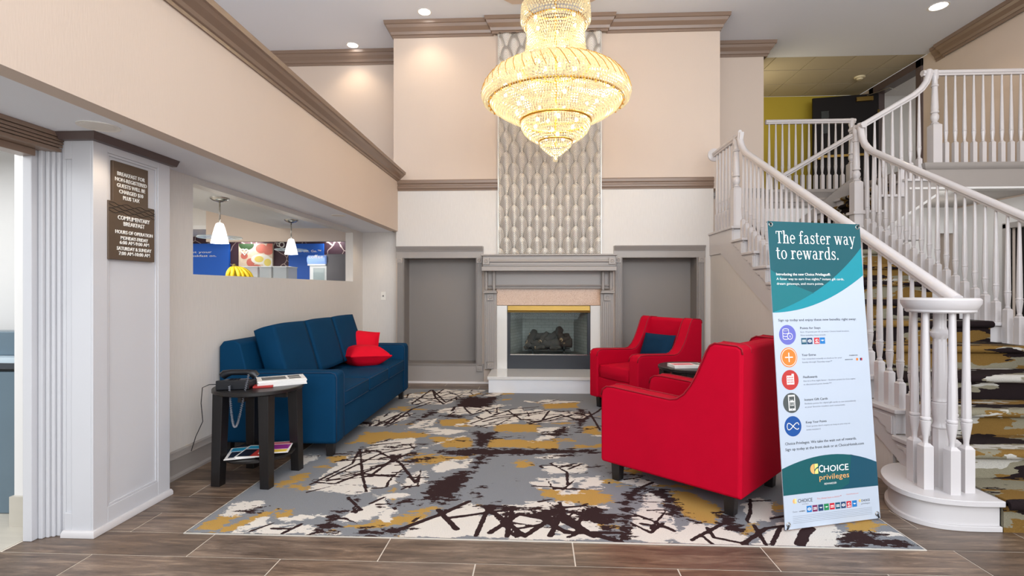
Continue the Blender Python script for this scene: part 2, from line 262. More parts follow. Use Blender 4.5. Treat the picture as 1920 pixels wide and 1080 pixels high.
RUG_POLY={'g':[[(-1.5,4.22),(-1.5,4.51),(-.95,4.51),(-.91,4.38),(-1.29,4.27),(-1.32,4.14)],[(-.94,4.37),(-.54,4.38),(-.51,4.09),(-.73,4.11)],[(-.41,4.35),(.18,4.31),(.17,4.09),(-.4,4.12)],[(-.96,4.97),(-.59,4.97),(-.58,4.72),(-.88,4.74)],[(-.42,4.84),(.02,4.84),(.03,4.57),(-.36,4.57)],[(-1.58,3.83),(-1.37,3.87),(-1.34,3.75),(-1.5,3.71)],[(-.93,3.83),(-.5,3.9),(-.52,3.79),(-.87,3.68)],[(-1.79,2.64),(-1.75,2.84),(-1.66,2.88),(-1.65,2.77),(-1.67,2.62)],[(-1.66,2.62),(-1.57,2.81),(-1.48,2.89),(-1.5,2.75),(-1.58,2.61)],[(-1.47,2.83),(-1.4,2.89),(-1.35,2.8),(-1.43,2.78)],[(-1.68,3.26),(-1.64,3.41),(-1.56,3.5),(-1.53,3.38),(-1.62,3.23)],[(-1.0,2.7),(-.79,2.84),(-.59,2.87),(-.66,2.75),(-.89,2.68)],[(-.71,2.9),(-.62,3.0),(-.57,2.96),(-.65,2.86)],[(.01,3.27),(.2,3.31),(.37,3.19),(.35,3.02),(.14,3.08),(.06,3.14)],[(-.15,2.88),(.1,2.91),(.07,2.77),(-.15,2.74)],[(-.17,3.76),(-.05,3.86),(-.06,3.67),(-.15,3.69)],[(.03,2.7),(.1,2.8),(.12,2.65),(.05,2.64)],[(.07,5.71),(.47,5.79),(.44,5.53),(.09,5.48)],[(-.87,3.03),(-.92,3.26),(-.9,3.26),(-.85,3.03)],[(-1.12,2.62),(-1.08,2.68),(-1.05,2.67),(-1.08,2.61)],[(-.31,4.7),(.01,4.92),(.03,4.6),(-.26,4.55)],[(.05,3.26),(.34,3.29),(.46,3.19),(.45,3.1),(.33,3.03),(.09,3.14)],[(.42,4.81),(.58,4.78),(.55,4.51),(.4,4.54)],[(.81,3.28),(.96,3.25),(1.04,3.08),(1.05,2.95),(.95,2.82),(.81,2.9),(.8,3.07)],[(1.65,2.87),(1.81,2.92),(1.86,2.85),(1.74,2.76),(1.62,2.77)],[(1.58,2.68),(1.72,2.73),(1.72,2.69),(1.57,2.63)],[(.59,3.62),(.73,3.7),(.81,3.63),(.64,3.56)],[(-.17,3.75),(-.04,3.79),(-.03,3.66),(-.14,3.65)],[(-.88,6.16),(-.75,6.3),(-.65,6.26),(-.77,6.03)],[(-1.43,5.39),(-1.37,5.41),(-1.34,5.29),(-1.39,5.27)],[(-.94,4.92),(-.77,5.01),(-.59,4.97),(-.6,4.77),(-.76,4.75),(-.89,4.87)]],'w':[[(-1.41,3.19),(-1.43,3.46),(-1.42,3.77),(-1.28,4.23),(-1.06,4.34),(-.98,4.15),(-1.0,3.84),(-.95,3.52),(-.92,3.33),(-1.1,3.13)],[(-1.08,2.77),(-1.04,2.88),(-.92,3.05),(-.86,2.94),(-.92,2.8),(-1.04,2.76)],[(-1.74,2.82),(-1.77,2.96),(-1.64,3.0),(-1.6,2.94),(-1.66,2.82)],[(-1.58,2.6),(-1.53,2.75),(-1.48,2.78),(-1.47,2.7),(-1.53,2.6)],[(-1.46,2.6),(-1.45,2.67),(-1.3,2.71),(-1.3,2.61)],[(-1.56,4.71),(-1.52,5.03),(-1.27,5.21),(-1.27,4.96),(-1.47,4.71)],[(-1.17,4.62),(-1.1,4.92),(-.97,5.01),(-.98,4.74)],[(-.86,3.3),(-.83,3.51),(-.75,3.53),(-.74,3.34),(-.82,3.26)],[(-.74,3.6),(-.66,3.78),(-.47,3.82),(-.5,3.65),(-.69,3.54)],[(-.69,2.61),(-.64,2.77),(-.47,2.93),(-.43,3.05),(-.31,2.97),(-.18,2.92),(-.14,2.63)],[(-.17,2.69),(-.04,3.07),(.21,3.05),(.35,2.97),(.31,2.63),(-.14,2.61)],[(.01,3.45),(.41,3.49),(.38,3.29),(.09,3.31)],[(.06,3.66),(.13,3.75),(.36,3.74),(.33,3.59),(.1,3.6)],[(-1.38,5.64),(-1.4,6.16),(-1.14,6.43),(-.64,6.43),(-.82,6.07),(-1.11,5.63)],[(-.96,5.32),(-.89,5.51),(-.4,5.64),(-.42,5.39),(-.83,5.14)],[(-.66,4.83),(-.51,5.34),(-.16,5.45),(-.18,4.93),(-.49,4.72)],[(-.15,5.18),(.48,5.39),(.49,5.08),(-.06,4.86)],[(.02,4.68),(.29,4.76),(.22,4.52),(.05,4.54)],[(.02,5.82),(.12,5.93),(.49,5.84),(.07,5.71)],[(-.85,2.81),(-.86,2.92),(-.81,2.93),(-.81,2.78)],[(-1.78,3.75),(-1.73,3.88),(-1.64,3.83),(-1.68,3.64)],[(-.98,4.49),(-.82,4.64),(-.64,4.58),(-.74,4.47)],[(-.45,5.03),(-.36,5.03),(-.17,5.54),(-.2,5.13),(-.39,4.9)],[(-.22,5.13),(.01,5.44),(.32,5.25),(.28,4.97),(-.1,4.96)],[(.05,3.62),(.17,3.75),(.31,3.73),(.28,3.58),(.1,3.55)],[(-.01,3.38),(.16,3.47),(.42,3.42),(.42,3.3),(.2,3.27),(.01,3.3)],[(-.26,2.89),(-.19,3.02),(-.02,3.0),(.14,2.91),(.15,2.8),(.11,2.62),(-.23,2.62)],[(.47,2.64),(.55,2.93),(.69,3.1),(.74,2.94),(.72,2.72),(.63,2.6)],[(.71,2.67),(.84,2.83),(.99,2.78),(1.07,2.68),(1.01,2.6),(.74,2.59)],[(.57,3.42),(.66,3.51),(.76,3.39),(.67,3.33)],[(1.22,3.09),(1.34,3.19),(1.37,3.1),(1.26,2.88),(1.16,2.87)],[(1.21,2.74),(1.32,2.85),(1.48,2.97),(1.58,2.81),(1.47,2.6),(1.09,2.6)],[(.65,3.2),(.77,3.31),(.79,3.13),(.66,3.06)],[(1.55,2.75),(1.69,2.76),(1.54,2.69)],[(-1.42,5.7),(-1.4,6.04),(-1.29,6.28),(-.92,6.25),(-.87,6.07),(-1.0,5.64),(-1.29,5.62)],[(-1.55,4.72),(-1.57,5.05),(-1.45,5.25),(-1.3,5.17),(-1.35,4.93),(-1.41,4.71)],[(-1.04,5.27),(-.95,5.45),(-.86,5.49),(-.89,5.31),(-1.01,5.24)],[(-1.5,5.95),(-1.5,6.17),(-1.33,6.13),(-1.36,5.95)],[(-.82,5.77),(-.8,5.94),(-.71,5.96),(-.71,5.77)],[(-.6,6.12),(-.55,6.27),(-.43,6.25),(-.5,6.08)]],'d':[[(-.56,4.56),(-.35,4.57),(-.36,4.36),(-.41,4.07),(-.49,4.12)],[(-.82,3.97),(-.51,4.09),(.48,4.1),(.47,4.0),(-.21,3.93),(-.53,3.88)],[(-.47,3.96),(-.37,3.92),(-.38,3.73),(-.42,3.63),(-.47,3.77)],[(-.7,3.1),(-.69,3.34),(-.56,3.5),(-.43,3.63),(-.44,3.35),(-.51,3.11),(-.65,3.07)],[(-.83,3.0),(-.79,3.08),(-.69,3.07),(-.72,3.0)],[(-1.16,2.61),(-1.14,2.77),(-1.16,2.89),(-1.09,2.9),(-1.07,2.77),(-1.06,2.61)],[(-.94,2.61),(-.92,2.68),(-.64,2.7),(-.7,2.62)],[(-.41,3.01),(-.23,3.03),(-.04,2.98),(.13,3.04),(.18,2.96),(.1,2.8),(-.09,2.92),(-.28,2.93)],[(-.9,5.89),(-.78,6.07),(-.47,5.96),(-.48,5.53),(-.7,5.47),(-.86,5.52)],[(.05,4.51),(.27,4.8),(.3,4.66),(.19,4.42)],[(-1.12,3.02),(-1.07,3.12),(-1.06,3.04)],[(.44,5.46),(.52,5.47),(.45,4.9),(.39,4.58),(.37,4.81)],[(.53,3.19),(.63,3.35),(.7,3.24),(.56,3.09),(.53,2.93),(.5,2.71),(.46,2.6),(.4,2.63),(.47,2.93)],[(.65,3.35),(.83,3.32),(.83,2.91),(.88,2.83),(.74,2.94),(.73,3.13)],[(1.52,2.7),(1.66,2.79),(1.75,2.77),(1.78,2.72),(1.87,2.61),(1.48,2.61)],[(.99,2.78),(1.0,2.95),(1.11,2.97),(1.09,2.71),(1.03,2.71)],[(.18,2.96),(.3,3.03),(.47,2.93),(.41,2.7),(.28,2.8),(.2,2.85)],[(-.68,5.69),(-.59,6.03),(-.42,6.09),(-.46,5.78),(-.57,5.47),(-.79,5.53)],[(-1.12,5.3),(-1.1,5.37),(-1.03,5.34),(-1.01,5.17),(-1.12,5.01),(-1.14,4.88),(-1.2,4.77),(-1.16,4.97)],[(-.99,5.11),(-.86,5.18),(-.66,5.12),(-.81,5.02)]]}
RUG_STROKE=[(.02,[(-1.39,3.38),(-1.19,3.93),(-.96,4.1)]),(.018,[(-1.46,3.27),(-1.33,3.68),(-1.39,4.02),(-1.17,3.43),(-1.06,3.18)]),(.02,[(-1.24,3.98),(-.98,3.7),(-.79,3.34)]),(.016,[(-1.32,3.43),(-1.05,3.69)]),(.022,[(-1.12,3.44),(-1.06,3.83),(-.96,3.94)]),(.03,[(-.74,2.66),(-.53,2.88),(-.4,3.06)]),(.03,[(-.56,2.93),(-.42,2.7)]),(.025,[(-.31,2.63),(-.28,2.94),(-.3,3.0)]),(.025,[(-.48,2.83),(-.17,2.95)]),(.03,[(-.26,2.94),(-.06,2.64),(.08,2.85)]),(.03,[(.15,2.96),(.07,2.65)]),(.03,[(.12,2.85),(.29,2.65)]),(.02,[(-.1,2.72),(.08,2.8)]),(.025,[(-.15,2.63),(-.14,2.98)]),(.02,[(-1.31,2.61),(-1.26,2.72)]),(.02,[(-1.5,4.71),(-1.4,5.12),(-1.19,5.04)]),(.025,[(-1.37,4.79),(-1.31,5.4),(-1.18,5.71)]),(.018,[(-1.42,6.04),(-1.0,5.66)]),(.018,[(-1.3,6.43),(-1.01,5.72),(-.89,6.18)]),(.018,[(-1.32,5.6),(-1.01,6.31)]),(.02,[(-.62,4.83),(-.25,5.45),(.02,5.56)]),(.02,[(-.29,5.35),(-.15,5.01),(.02,4.94)]),(.025,[(-.51,4.91),(-.36,5.08),(-.15,5.18)]),(.02,[(.13,5.37),(.06,5.02)]),(.03,[(-.06,4.86),(.25,5.2),(.46,4.96)]),(.018,[(.2,3.35),(.21,3.58),(.1,3.75)]),(.02,[(-1.14,3.08),(-1.0,2.91),(-1.04,2.88)]),(.03,[(-.24,2.67),(-.1,2.9),(.09,2.82)]),(.02,[(-.18,2.9),(-.09,2.64)]),(.03,[(-.01,2.9),(.15,2.69),(.44,2.7)]),(.035,[(.14,2.91),(.27,2.69),(.42,2.6)]),(.02,[(.27,2.98),(.2,2.67),(.16,2.64)]),(.02,[(.56,2.81),(.69,2.77)]),(.02,[(.51,2.81),(.59,2.71),(.68,2.82)]),(.022,[(.78,2.64),(1.01,2.84)]),(.02,[(.9,2.78),(.9,2.67),(1.04,2.61)]),(.02,[(.84,2.7),(.87,2.6)]),(.025,[(1.02,2.61),(1.21,2.79),(1.37,2.83)]),(.022,[(1.16,2.61),(1.28,2.79)]),(.05,[(1.3,2.62),(1.39,2.75),(1.44,2.8)]),(.02,[(1.16,2.82),(1.13,2.61)]),(.02,[(.12,4.97),(.39,5.26),(.62,5.08)]),(.02,[(.54,5.37),(.57,4.66)]),(.025,[(.41,4.98),(.63,5.37),(.71,5.58)]),(.02,[(-1.35,6.04),(-1.32,6.43)]),(.022,[(-1.3,6.43),(-1.17,5.96),(-1.02,5.64)]),(.02,[(-1.38,5.66),(-1.34,6.04),(-1.18,6.24),(-.92,6.45)]),(.02,[(-1.1,6.34),(-.93,6.11)]),(.018,[(-1.21,6.14),(-1.17,6.49)]),(.02,[(-1.48,4.71),(-1.4,4.93),(-1.23,5.21)]),(.02,[(-1.41,4.9),(-1.38,5.09)]),(.018,[(-1.37,5.95),(-1.06,5.88)]),(.025,[(-.66,5.16),(-.52,5.37),(-.38,5.52)]),(.02,[(-.53,5.4),(-.46,5.23)])]
# ---------------------------------------------------------------- mesh helpers
ORG = {}
class MB:
    def __init__(s): s.v = []; s.f = []
    def add(s, vs_, fs):
        n = len(s.v); s.v.extend([tuple(p) for p in vs_]); s.f.extend([tuple(i+n for i in f) for f in fs]); return s
    def box(s, x0, x1, y0, y1, z0, z1):
        return s.add([(x0, y0, z0), (x1, y0, z0), (x1, y1, z0), (x0, y1, z0), (x0, y0, z1), (x1, y0, z1), (x1, y1, z1), (x0, y1, z1)],
                     [(3, 2, 1, 0), (4, 5, 6, 7), (0, 1, 5, 4), (1, 2, 6, 5), (2, 3, 7, 6), (3, 0, 4, 7)])
    def prism(s, poly, ax, a, b):
        """extrude a 2D polygon along axis ax between a and b; poly in the two other axes (x,y,z order)"""
        def P(p, t): return {'x': (t, p[0], p[1]), 'y': (p[0], t, p[1]), 'z': (p[0], p[1], t)}[ax]
        n = len(poly); return s.add([P(p, a) for p in poly]+[P(p, b) for p in poly], [tuple(range(n))[::-1], tuple(range(n, 2*n))]+[(i, (i+1) % n, n+(i+1) % n, n+i) for i in range(n)])
    def lathe(s, prof, c=(0, 0, 0), n=16, squash=1):
        vs_ = []; fs = []; m = len(prof)
        for r, z in prof:
            for k in range(n):
                a = 2*math.pi*k/n; vs_.append((c[0]+r*math.cos(a), c[1]+r*squash*math.sin(a), c[2]+z))
        for j in range(m-1):
            for k in range(n): fs.append((j*n+k, j*n+(k+1) % n, (j+1)*n+(k+1) % n, (j+1)*n+k))
        fs.append(tuple(range(n))[::-1]); fs.append(tuple((m-1)*n+k for k in range(n)))
        return s.add(vs_, fs)
    def tube(s, path, r, n=6, closed=False):
        P = [Vector(p) for p in path]; vs_ = []; fs = []; m = len(P); ref = Vector((.31, .17, .93)).normalized()
        for i, p in enumerate(P):
            t = (P[(i+1) % m]-P[i-1]) if closed else (P[min(i+1, m-1)]-P[max(i-1, 0)])
            t.normalize(); a = t.cross(ref)
            if a.length < .05: a = t.cross(Vector((1, 0, 0)))
            a.normalize(); b = t.cross(a); rr = r[i] if isinstance(r, (list, tuple)) else r
            for k in range(n):
                w = 2*math.pi*k/n; vs_.append(p+a*(rr*math.cos(w))+b*(rr*math.sin(w)))
        for i in range(m if closed else m-1):
            for k in range(n): fs.append((i*n+k, i*n+(k+1) % n, ((i+1) % m)*n+(k+1) % n, ((i+1) % m)*n+k))
        if not closed: fs.append(tuple(range(n))[::-1]); fs.append(tuple((m-1)*n+k for k in range(n)))
        return s.add(vs_, fs)
    def sweep(s, prof, path, side):
        """profile (a across side, b along the in-plane normal) along a path that lies in the plane normal to side"""
        P = [Vector(p) for p in path]; S = Vector(side).normalized(); vs_ = []; fs = []; n = len(prof); m = len(P)
        for i, p in enumerate(P):
            t0 = (P[i]-P[i-1]).normalized() if i else (P[1]-P[0]).normalized(); t1 = (P[i+1]-P[i]).normalized() if i < m-1 else t0
            t = (t0+t1).normalized(); up = S.cross(t); k = 1/max(.3, t.dot(t0))
            for a, b in prof: vs_.append(p+S*a+up*(b*k))
        for i in range(m-1):
            for k in range(n): fs.append((i*n+k, i*n+(k+1) % n, (i+1)*n+(k+1) % n, (i+1)*n+k))
        fs.append(tuple(range(n))[::-1]); fs.append(tuple((m-1)*n+k for k in range(n)))
        return s.add(vs_, fs)
    def hsweep(s, prof, path, z, sign=1):
        """moulding: profile (out, dz) along a horizontal path, mitred; out to the right of travel when sign=1"""
        P = [Vector((p[0], p[1])) for p in path]; m = len(P); n = len(prof); vs_ = []; fs = []
        for i, p in enumerate(P):
            t0 = (P[i]-P[i-1]).normalized() if i else (P[1]-P[0]).normalized(); t1 = (P[i+1]-P[i]).normalized() if i < m-1 else t0
            n0 = Vector((t0.y, -t0.x)); n1 = Vector((t1.y, -t1.x)); nn = (n0+n1).normalized(); k = 1/max(.3, nn.dot(n0))
            for o, dz in prof: q = p+nn*(o*k*sign); vs_.append((q.x, q.y, z+dz))
        for i in range(m-1):
            for k in range(n): fs.append((i*n+k, i*n+(k+1) % n, (i+1)*n+(k+1) % n, (i+1)*n+k))
        fs.append(tuple(range(n))[::-1]); fs.append(tuple((m-1)*n+k for k in range(n)))
        return s.add(vs_, fs)
    def cushion(s, c, size, rot=None, puff=.25, n=10, pinch=0):
        """a soft block: a box grid blown out towards the middle of each face, corners rounded (pinch=1: thin edges of a scatter pillow)"""
        sx, sy, sz = size; vs_ = {}; fs = []; out = []
        def key(i, j, k):
            q = (i, j, k)
            if q not in vs_:
                u, v, w = 2*i/n-1, 2*j/n-1, 2*k/n-1
                g = lambda a: 1-abs(a)**4
                x, y, z = u, v, w
                L = max(abs(u), abs(v), abs(w)); ln = math.sqrt(u*u+v*v+w*w) or 1
                rr = .16; x, y, z = [q_*(1-rr)+q_/ln*L*rr*1.05 for q_ in (u, v, w)]
                t = 1+puff*g(u)*g(v); z *= t*(1-pinch*(1-max(0, g(u))**.5*max(0, g(v))**.5))
                x *= 1-pinch*.1*(1-v*v); y *= 1-pinch*.1*(1-u*u)
                vs_[q] = len(out); p = Vector((x*sx/2, y*sy/2, z*sz/2)); out.append((rot @ p if rot else p)+Vector(c))
            return vs_[q]
        for a in range(n):
            for b in range(n):
                for side in (0, n):
                    q = [key(a, b, side), key(a+1, b, side), key(a+1, b+1, side), key(a, b+1, side)]; fs.append(q if side else q[::-1])
                    q = [key(side, a, b), key(side, a+1, b), key(side, a+1, b+1), key(side, a, b+1)]; fs.append(q if side else q[::-1])
                    q = [key(a, side, b), key(a, side, b+1), key(a+1, side, b+1), key(a+1, side, b)]; fs.append(q if side else q[::-1])
        return s.add(out, fs)
    def build(s, name, m, parent=None, smooth=None, bevel=0, seg=2, fix=True):
        me = bpy.data.meshes.new(name)
        o3 = ORG.get(parent.name, (0, 0, 0)) if parent else (0, 0, 0)
        me.from_pydata([(p[0]-o3[0], p[1]-o3[1], p[2]-o3[2]) for p in s.v], [], s.f)
        if fix:
            bm = bmesh.new(); bm.from_mesh(me); bmesh.ops.recalc_face_normals(bm, faces=bm.faces); bm.to_mesh(me); bm.free()
        me.materials.append(MATS[m] if isinstance(m, str) else m)
        ob = bpy.data.objects.new(name, me); COL.objects.link(ob)
        if smooth is not None:
            me.polygons.foreach_set('use_smooth', [True]*len(me.polygons))
            if smooth < 180: me.set_sharp_from_angle(angle=R(smooth))
        if bevel:
            b = ob.modifiers.new('bevel', 'BEVEL'); b.width = bevel; b.segments = seg; b.limit_method = 'ANGLE'; b.angle_limit = R(40)
            if smooth is None: me.polygons.foreach_set('use_smooth', [True]*len(me.polygons)); b.harden_normals = True
        if parent: ob.parent = parent; ORG[ob.name] = o3
        return ob
def tag(o, label, cat, group=None, kind=None):
    o['label'] = label; o['category'] = cat
    if group: o['group'] = group
    if kind: o['kind'] = kind
    return o
def thing(name, label, cat, loc=(0, 0, 0), group=None):
    o = bpy.data.objects.new(name, None); COL.objects.link(o); o.location = loc; ORG[o.name] = tuple(loc); o.empty_display_size = .1
    return tag(o, label, cat, group)
def struct(name, mb, m, parent=None, **k):
    o = mb.build(name, m, parent, **k)
    if not parent: o['kind'] = 'structure'
    return o
def copy_tree(o, parent=None):
    c = o.copy(); COL.objects.link(c)
    if parent: c.parent = parent
    for ch in list(o.children): copy_tree(ch, c)
    return c
def again(o, loc, parent):
    """another piece like o under the same parent, sharing its mesh"""
    c = o.copy(); COL.objects.link(c); c.location = loc; c.parent = parent; return c
_TC = {}
def text(body, m, parent, x, y, h, w=None, mtx=None, depth=.0006, align='L', name='lettering', bold=0):
    """flat lettering: left edge x, baseline y, capital height h, optional total width w, in the frame mtx (x right, y up, z out)"""
    cu = bpy.data.curves.new('lettering', 'FONT'); cu.body = body; cu.size = 1; cu.extrude = .01; cu.resolution_u = 2; cu.offset = bold
    t = bpy.data.objects.new('tmp', cu); COL.objects.link(t); dg = bpy.context.evaluated_depsgraph_get(); dg.update()
    me = bpy.data.meshes.new_from_object(t.evaluated_get(dg)); bpy.data.objects.remove(t)
    co = np.empty(len(me.vertices)*3); me.vertices.foreach_get('co', co); co = co.reshape(-1, 3)
    x0, x1 = co[:, 0].min(), co[:, 0].max(); k = h/.73; kx = k if w is None else w/(x1-x0)
    co[:, 0] = (co[:, 0]-x0)*kx; tw = (x1-x0)*kx
    co[:, 0] += x-(tw/2 if align == 'C' else 0); co[:, 1] = co[:, 1]*k+y; co[:, 2] = (co[:, 2]+.01)/.02*depth
    if mtx is not None:
        A = np.array(mtx); co = co @ A[:3, :3].T + A[:3, 3]
    me.vertices.foreach_set('co', co.ravel()); me.update(); me.name = name; me.materials.clear(); me.materials.append(MATS[m])
    o = bpy.data.objects.new(name, me); COL.objects.link(o); o.parent = parent; return o
def circle(r, n=24, cx=0, cy=0, ry=None):
    return [(cx+r*math.cos(2*math.pi*k/n), cy+(ry or r)*math.sin(2*math.pi*k/n)) for k in range(n)]
def loc_build(mb, name, m, parent, **k):
    """build a part whose coordinates are already local to its parent"""
    sv = ORG.get(parent.name); ORG[parent.name] = (0, 0, 0); o = mb.build(name, m, parent, **k)
    if sv is not None: ORG[parent.name] = sv
    return o
# ================================================================= THE SETTING
YB, YR, CEIL, XL, XR = 6.96, 7.76, 4.88, -2.42, 6.0      # fireplace wall, recessed wall, ceiling, left wall, right wall
# floor: grout bed with plank tiles as parts
fl = struct('floor', MB().box(-3.2, 6.6, -3, 9.5, -.12, -.002), 'grout')
ORG[fl.name] = (0, 0, 0)
PL, PW = .9175, .229
_tile_me = {}
def tile(x0, x1, y0, y1):
    w, d = round(x1-x0-.0065, 3), round(y1-y0-.0065, 3)
    if w < .02 or d < .02: return
    k = (w, d)
    if k in _tile_me:
        o = bpy.data.objects.new('plank_tile', _tile_me[k]); COL.objects.link(o); o.parent = fl
    else:
        o = MB().box(-w/2, w/2, -d/2, d/2, -.012, 0).build('plank_tile', 'wood_tile', fl); _tile_me[k] = o.data
    o.location = ((x0+x1)/2, (y0+y1)/2, 0)
RX0, RX1, RY0, RY1 = -1.818, 1.878, 2.597, 6.488
for r in range(-8, 19):
    y0 = 2.6+r*PW; y1 = min(y0+PW, 6.955)
    off = -1.657 if r % 2 == 1 else -2.116            # r = -1 is the row just in front of the rug
    k0 = -1
    for k in range(-1, 9):
        a, b = off+k*PL, off+(k+1)*PL
        a = max(a, XL if r >= 0 else -2.6)
        b = min(b, 5.95)
        if a >= b: continue
        if r < 0: tile(a, b, y0, y1)
        elif 0 <= r <= 16:
            if a < RX0: tile(a, min(b, RX0-.006), y0, y1)
            if b > RX1 and a < 3.0 and r < 6: tile(max(a, RX1+.006), b, y0, y1)
            elif b > RX1 and a < 2.3: tile(max(a, RX1+.006), min(b, 2.32), y0, y1)
        elif a < 2.3: tile(a, min(b, 2.32), max(y0, RY1+.006), y1)
        if r >= 6 and b > 3.85: tile(max(a, 3.80), b, y0, min(y0+PW, 7.69))
struct('floor_front', MB().box(-3.2, 6.6, -3, 2.6-8*PW, -.004, -.0005), 'wood_tile')
struct('floor_side_room', MB().box(-9, -2.585, -1, 9, -.1, .0005), 'light_wood')
struct('ceiling', MB().box(-5.2, 6.2, -3, 8.25, CEIL, CEIL+.1), 'ceiling_paint')

# fireplace wall: upper panel and lower part around two niches and the firebox
NL = (-1.797, -.813); NRX = (1.137, 2.117); NZ0, NZ1, ND = .261, 1.69, 7.22
mb = MB()
mb.box(-1.944, 2.422, YB, YR, 2.60, CEIL)
for a, b in ((-1.907, NL[0]), (NL[1], -.393), (.716, NRX[0]), (NRX[1], 2.335)): mb.box(a, b, YB, 7.5, 0, 2.60)
for a, b in (NL, NRX): mb.box(a, b, YB, 7.5, NZ1, 2.60); mb.box(a, b, YB, 7.5, 0, NZ0)
mb.box(-.393, .716, YB, 7.5, 1.05, 2.60)
struct('wall_back', mb, 'wall_upper')
mb = MB()                                             # linen paper on the lower wall
for a, b in ((-1.908, -.51), (.85, 2.336)): mb.box(a, b, YB-.004, YB, 1.70, 2.60)
mb.box(2.23, 2.336, YB-.004, YB, 0, 1.70)
struct('wall_back_linen', mb, 'wall_linen')
struct('wall_recess', MB().box(-5.1, -1.944, YR, YR+.1, 2.0, CEIL).box(2.335, 3.33, YR, YR+.12, 0, CEIL).box(2.335, 2.345, 7.5, YR, 0, 2.7), 'wall_upper')
# alcove under the bulkhead
struct('wall_alcove', MB().box(-2.55, -1.907, 7.10, 7.2, 0, 2.06), 'wall_linen')
OY0, OY1, OZ0, OZ1 = 3.538, 6.72, 1.37, 2.013
mb = MB().box(XL-.1, XL, 3.0, OY0, 0, 2.06).box(XL-.1, XL, OY1, 7.12, 0, 2.06).box(XL-.1, XL, OY0, OY1, 0, OZ0).box(XL-.1, XL, OY0, OY1, OZ1, 2.06)
struct('wall_left', mb, 'wall_linen')
XS = -1.885                                            # bulkhead face
struct('wall_bulkhead', MB().box(XS-.1, XS, -1.5, YB, 2.056, 2.76), 'wall_upper')
struct('ceiling_soffit', MB().box(-2.6, XS-.1, -1.5, 7.11, 2.058, 2.10), 'ceiling_paint')
struct('ceiling_ledge', MB().box(-5.1, XS-.1, -1.5, YR, 2.70, 2.76), 'ceiling_paint')
struct('wall_left_upper', MB().box(-5.2, -5.1, -1.5, YR, 2.7, CEIL), 'wall_upper')
# right wall with a doorway downstairs and a doorway on the upper floor
UF, BY = 2.72, 6.2                                     # upper floor level, balcony edge
mb = MB().box(XR, XR+.15, -3, 5.95, 0, CEIL).box(XR, XR+.15, 5.95, 6.84, 2.05, CEIL).box(XR, XR+.15, 6.84, 8.43, 0, CEIL).box(XR, XR+.15, 8.43, 9.5, 4.80, CEIL).box(XR, XR+.15, 9.5, 10, UF, CEIL)
struct('wall_right', mb, 'wall_upper')
struct('wall_right_lower', MB().box(XR-.004, XR, 6.92, 7.7, 0, 2.42).box(XR-.004, XR, 5.87, 6.92, 2.11, 2.42).box(XR-.004, XR, -3, 5.87, 0, 2.42), 'wall_white')
struct('floor_upper', MB().box(3.33, 6.15, 7.7, 9.93, 2.44, UF).box(4.5, XR, BY, 7.7, 2.44, UF).box(XR, 8.2, 8.2, 9.93, 2.6, UF), 'trim_gray')
struct('wall_under_landing', MB().box(3.3, 5.78, 7.7, 7.76, 0, 2.44).box(5.78, XR, 7.7, 7.76, 2.07, 2.44).box(3.75, 4.28, 6.26, 6.34, 0, 2.0), 'wall_white')
struct('wall_hall_end', MB().box(5.0, 6.6, 9.4, 9.5, 0, 2.44), 'wall_upper')
struct('wall_upper_corridor', MB().box(3.2, 6.2, 9.93, 10.03, UF, CEIL).box(3.33, 3.37, 7.9, 9.93, UF, CEIL), 'olive_wall')
struct('wall_upper_hall', MB().box(XR+.15, 8.2, 9.93, 10.03, UF, CEIL).box(8.1, 8.2, 8.2, 9.93, UF, CEIL).box(XR+.15, 8.2, 8.1, 8.2, UF, CEIL).box(XR+.15, 8.2, 8.2, 9.93, 4.86, 4.9), 'wall_white')
# lay-in ceiling of the corridor: grid and tiles
ct = struct('ceiling_corridor', MB().box(3.3, 6.0, 8.25, 9.95, CEIL+.012, CEIL+.06), 'tile_grid'); ORG[ct.name] = (0, 0, 0)
for i, y in enumerate((8.14, 8.74, 9.34)):
    for k in range(5):
        x0 = 3.12+k*.61; x1 = min(x0+.61, 6.0); a = max(x0, 3.37); y0 = max(y, 8.25); y1 = min(y+.6, 9.93)
        if x1-a > .05: MB().box(a+.008, x1-.008, y0+.008, y1-.008, CEIL, CEIL+.012).build('ceiling_tile', 'ceiling_tile', ct)
# breakfast room behind the pass-through and the room behind the left doorway
struct('wall_breakfast', MB().box(-9, XL-.1, 8.9, 9, 0, 2.25), 'vine_wallpaper')
struct('ceiling_breakfast', MB().box(-3.93, XL-.02, 3.3, 8.9, 2.2, 2.26).box(-9, -3.93, 7.8, 8.9, 2.2, 2.26).box(-9, -2.6, 3.3, 8.9, 2.64, 2.68), 'wall_white')
struct('wall_breakfast_side', MB().box(-9.1, -9, 3.3, 9, 0, 2.25).box(-9, -2.75, 3.2, 3.3, 0, 2.2), 'wall_white')
struct('ceiling_side_room', MB().box(-9, -2.6, -1, 3.3, 2.2, 2.26), 'wall_white')
struct('wall_breakfast_bulkhead', MB().box(-9, -3.93, 7.8, 7.86, 2.26, 2.66).box(-3.93, -3.88, 3.3, 7.86, 2.26, 2.66), 'wall_linen')
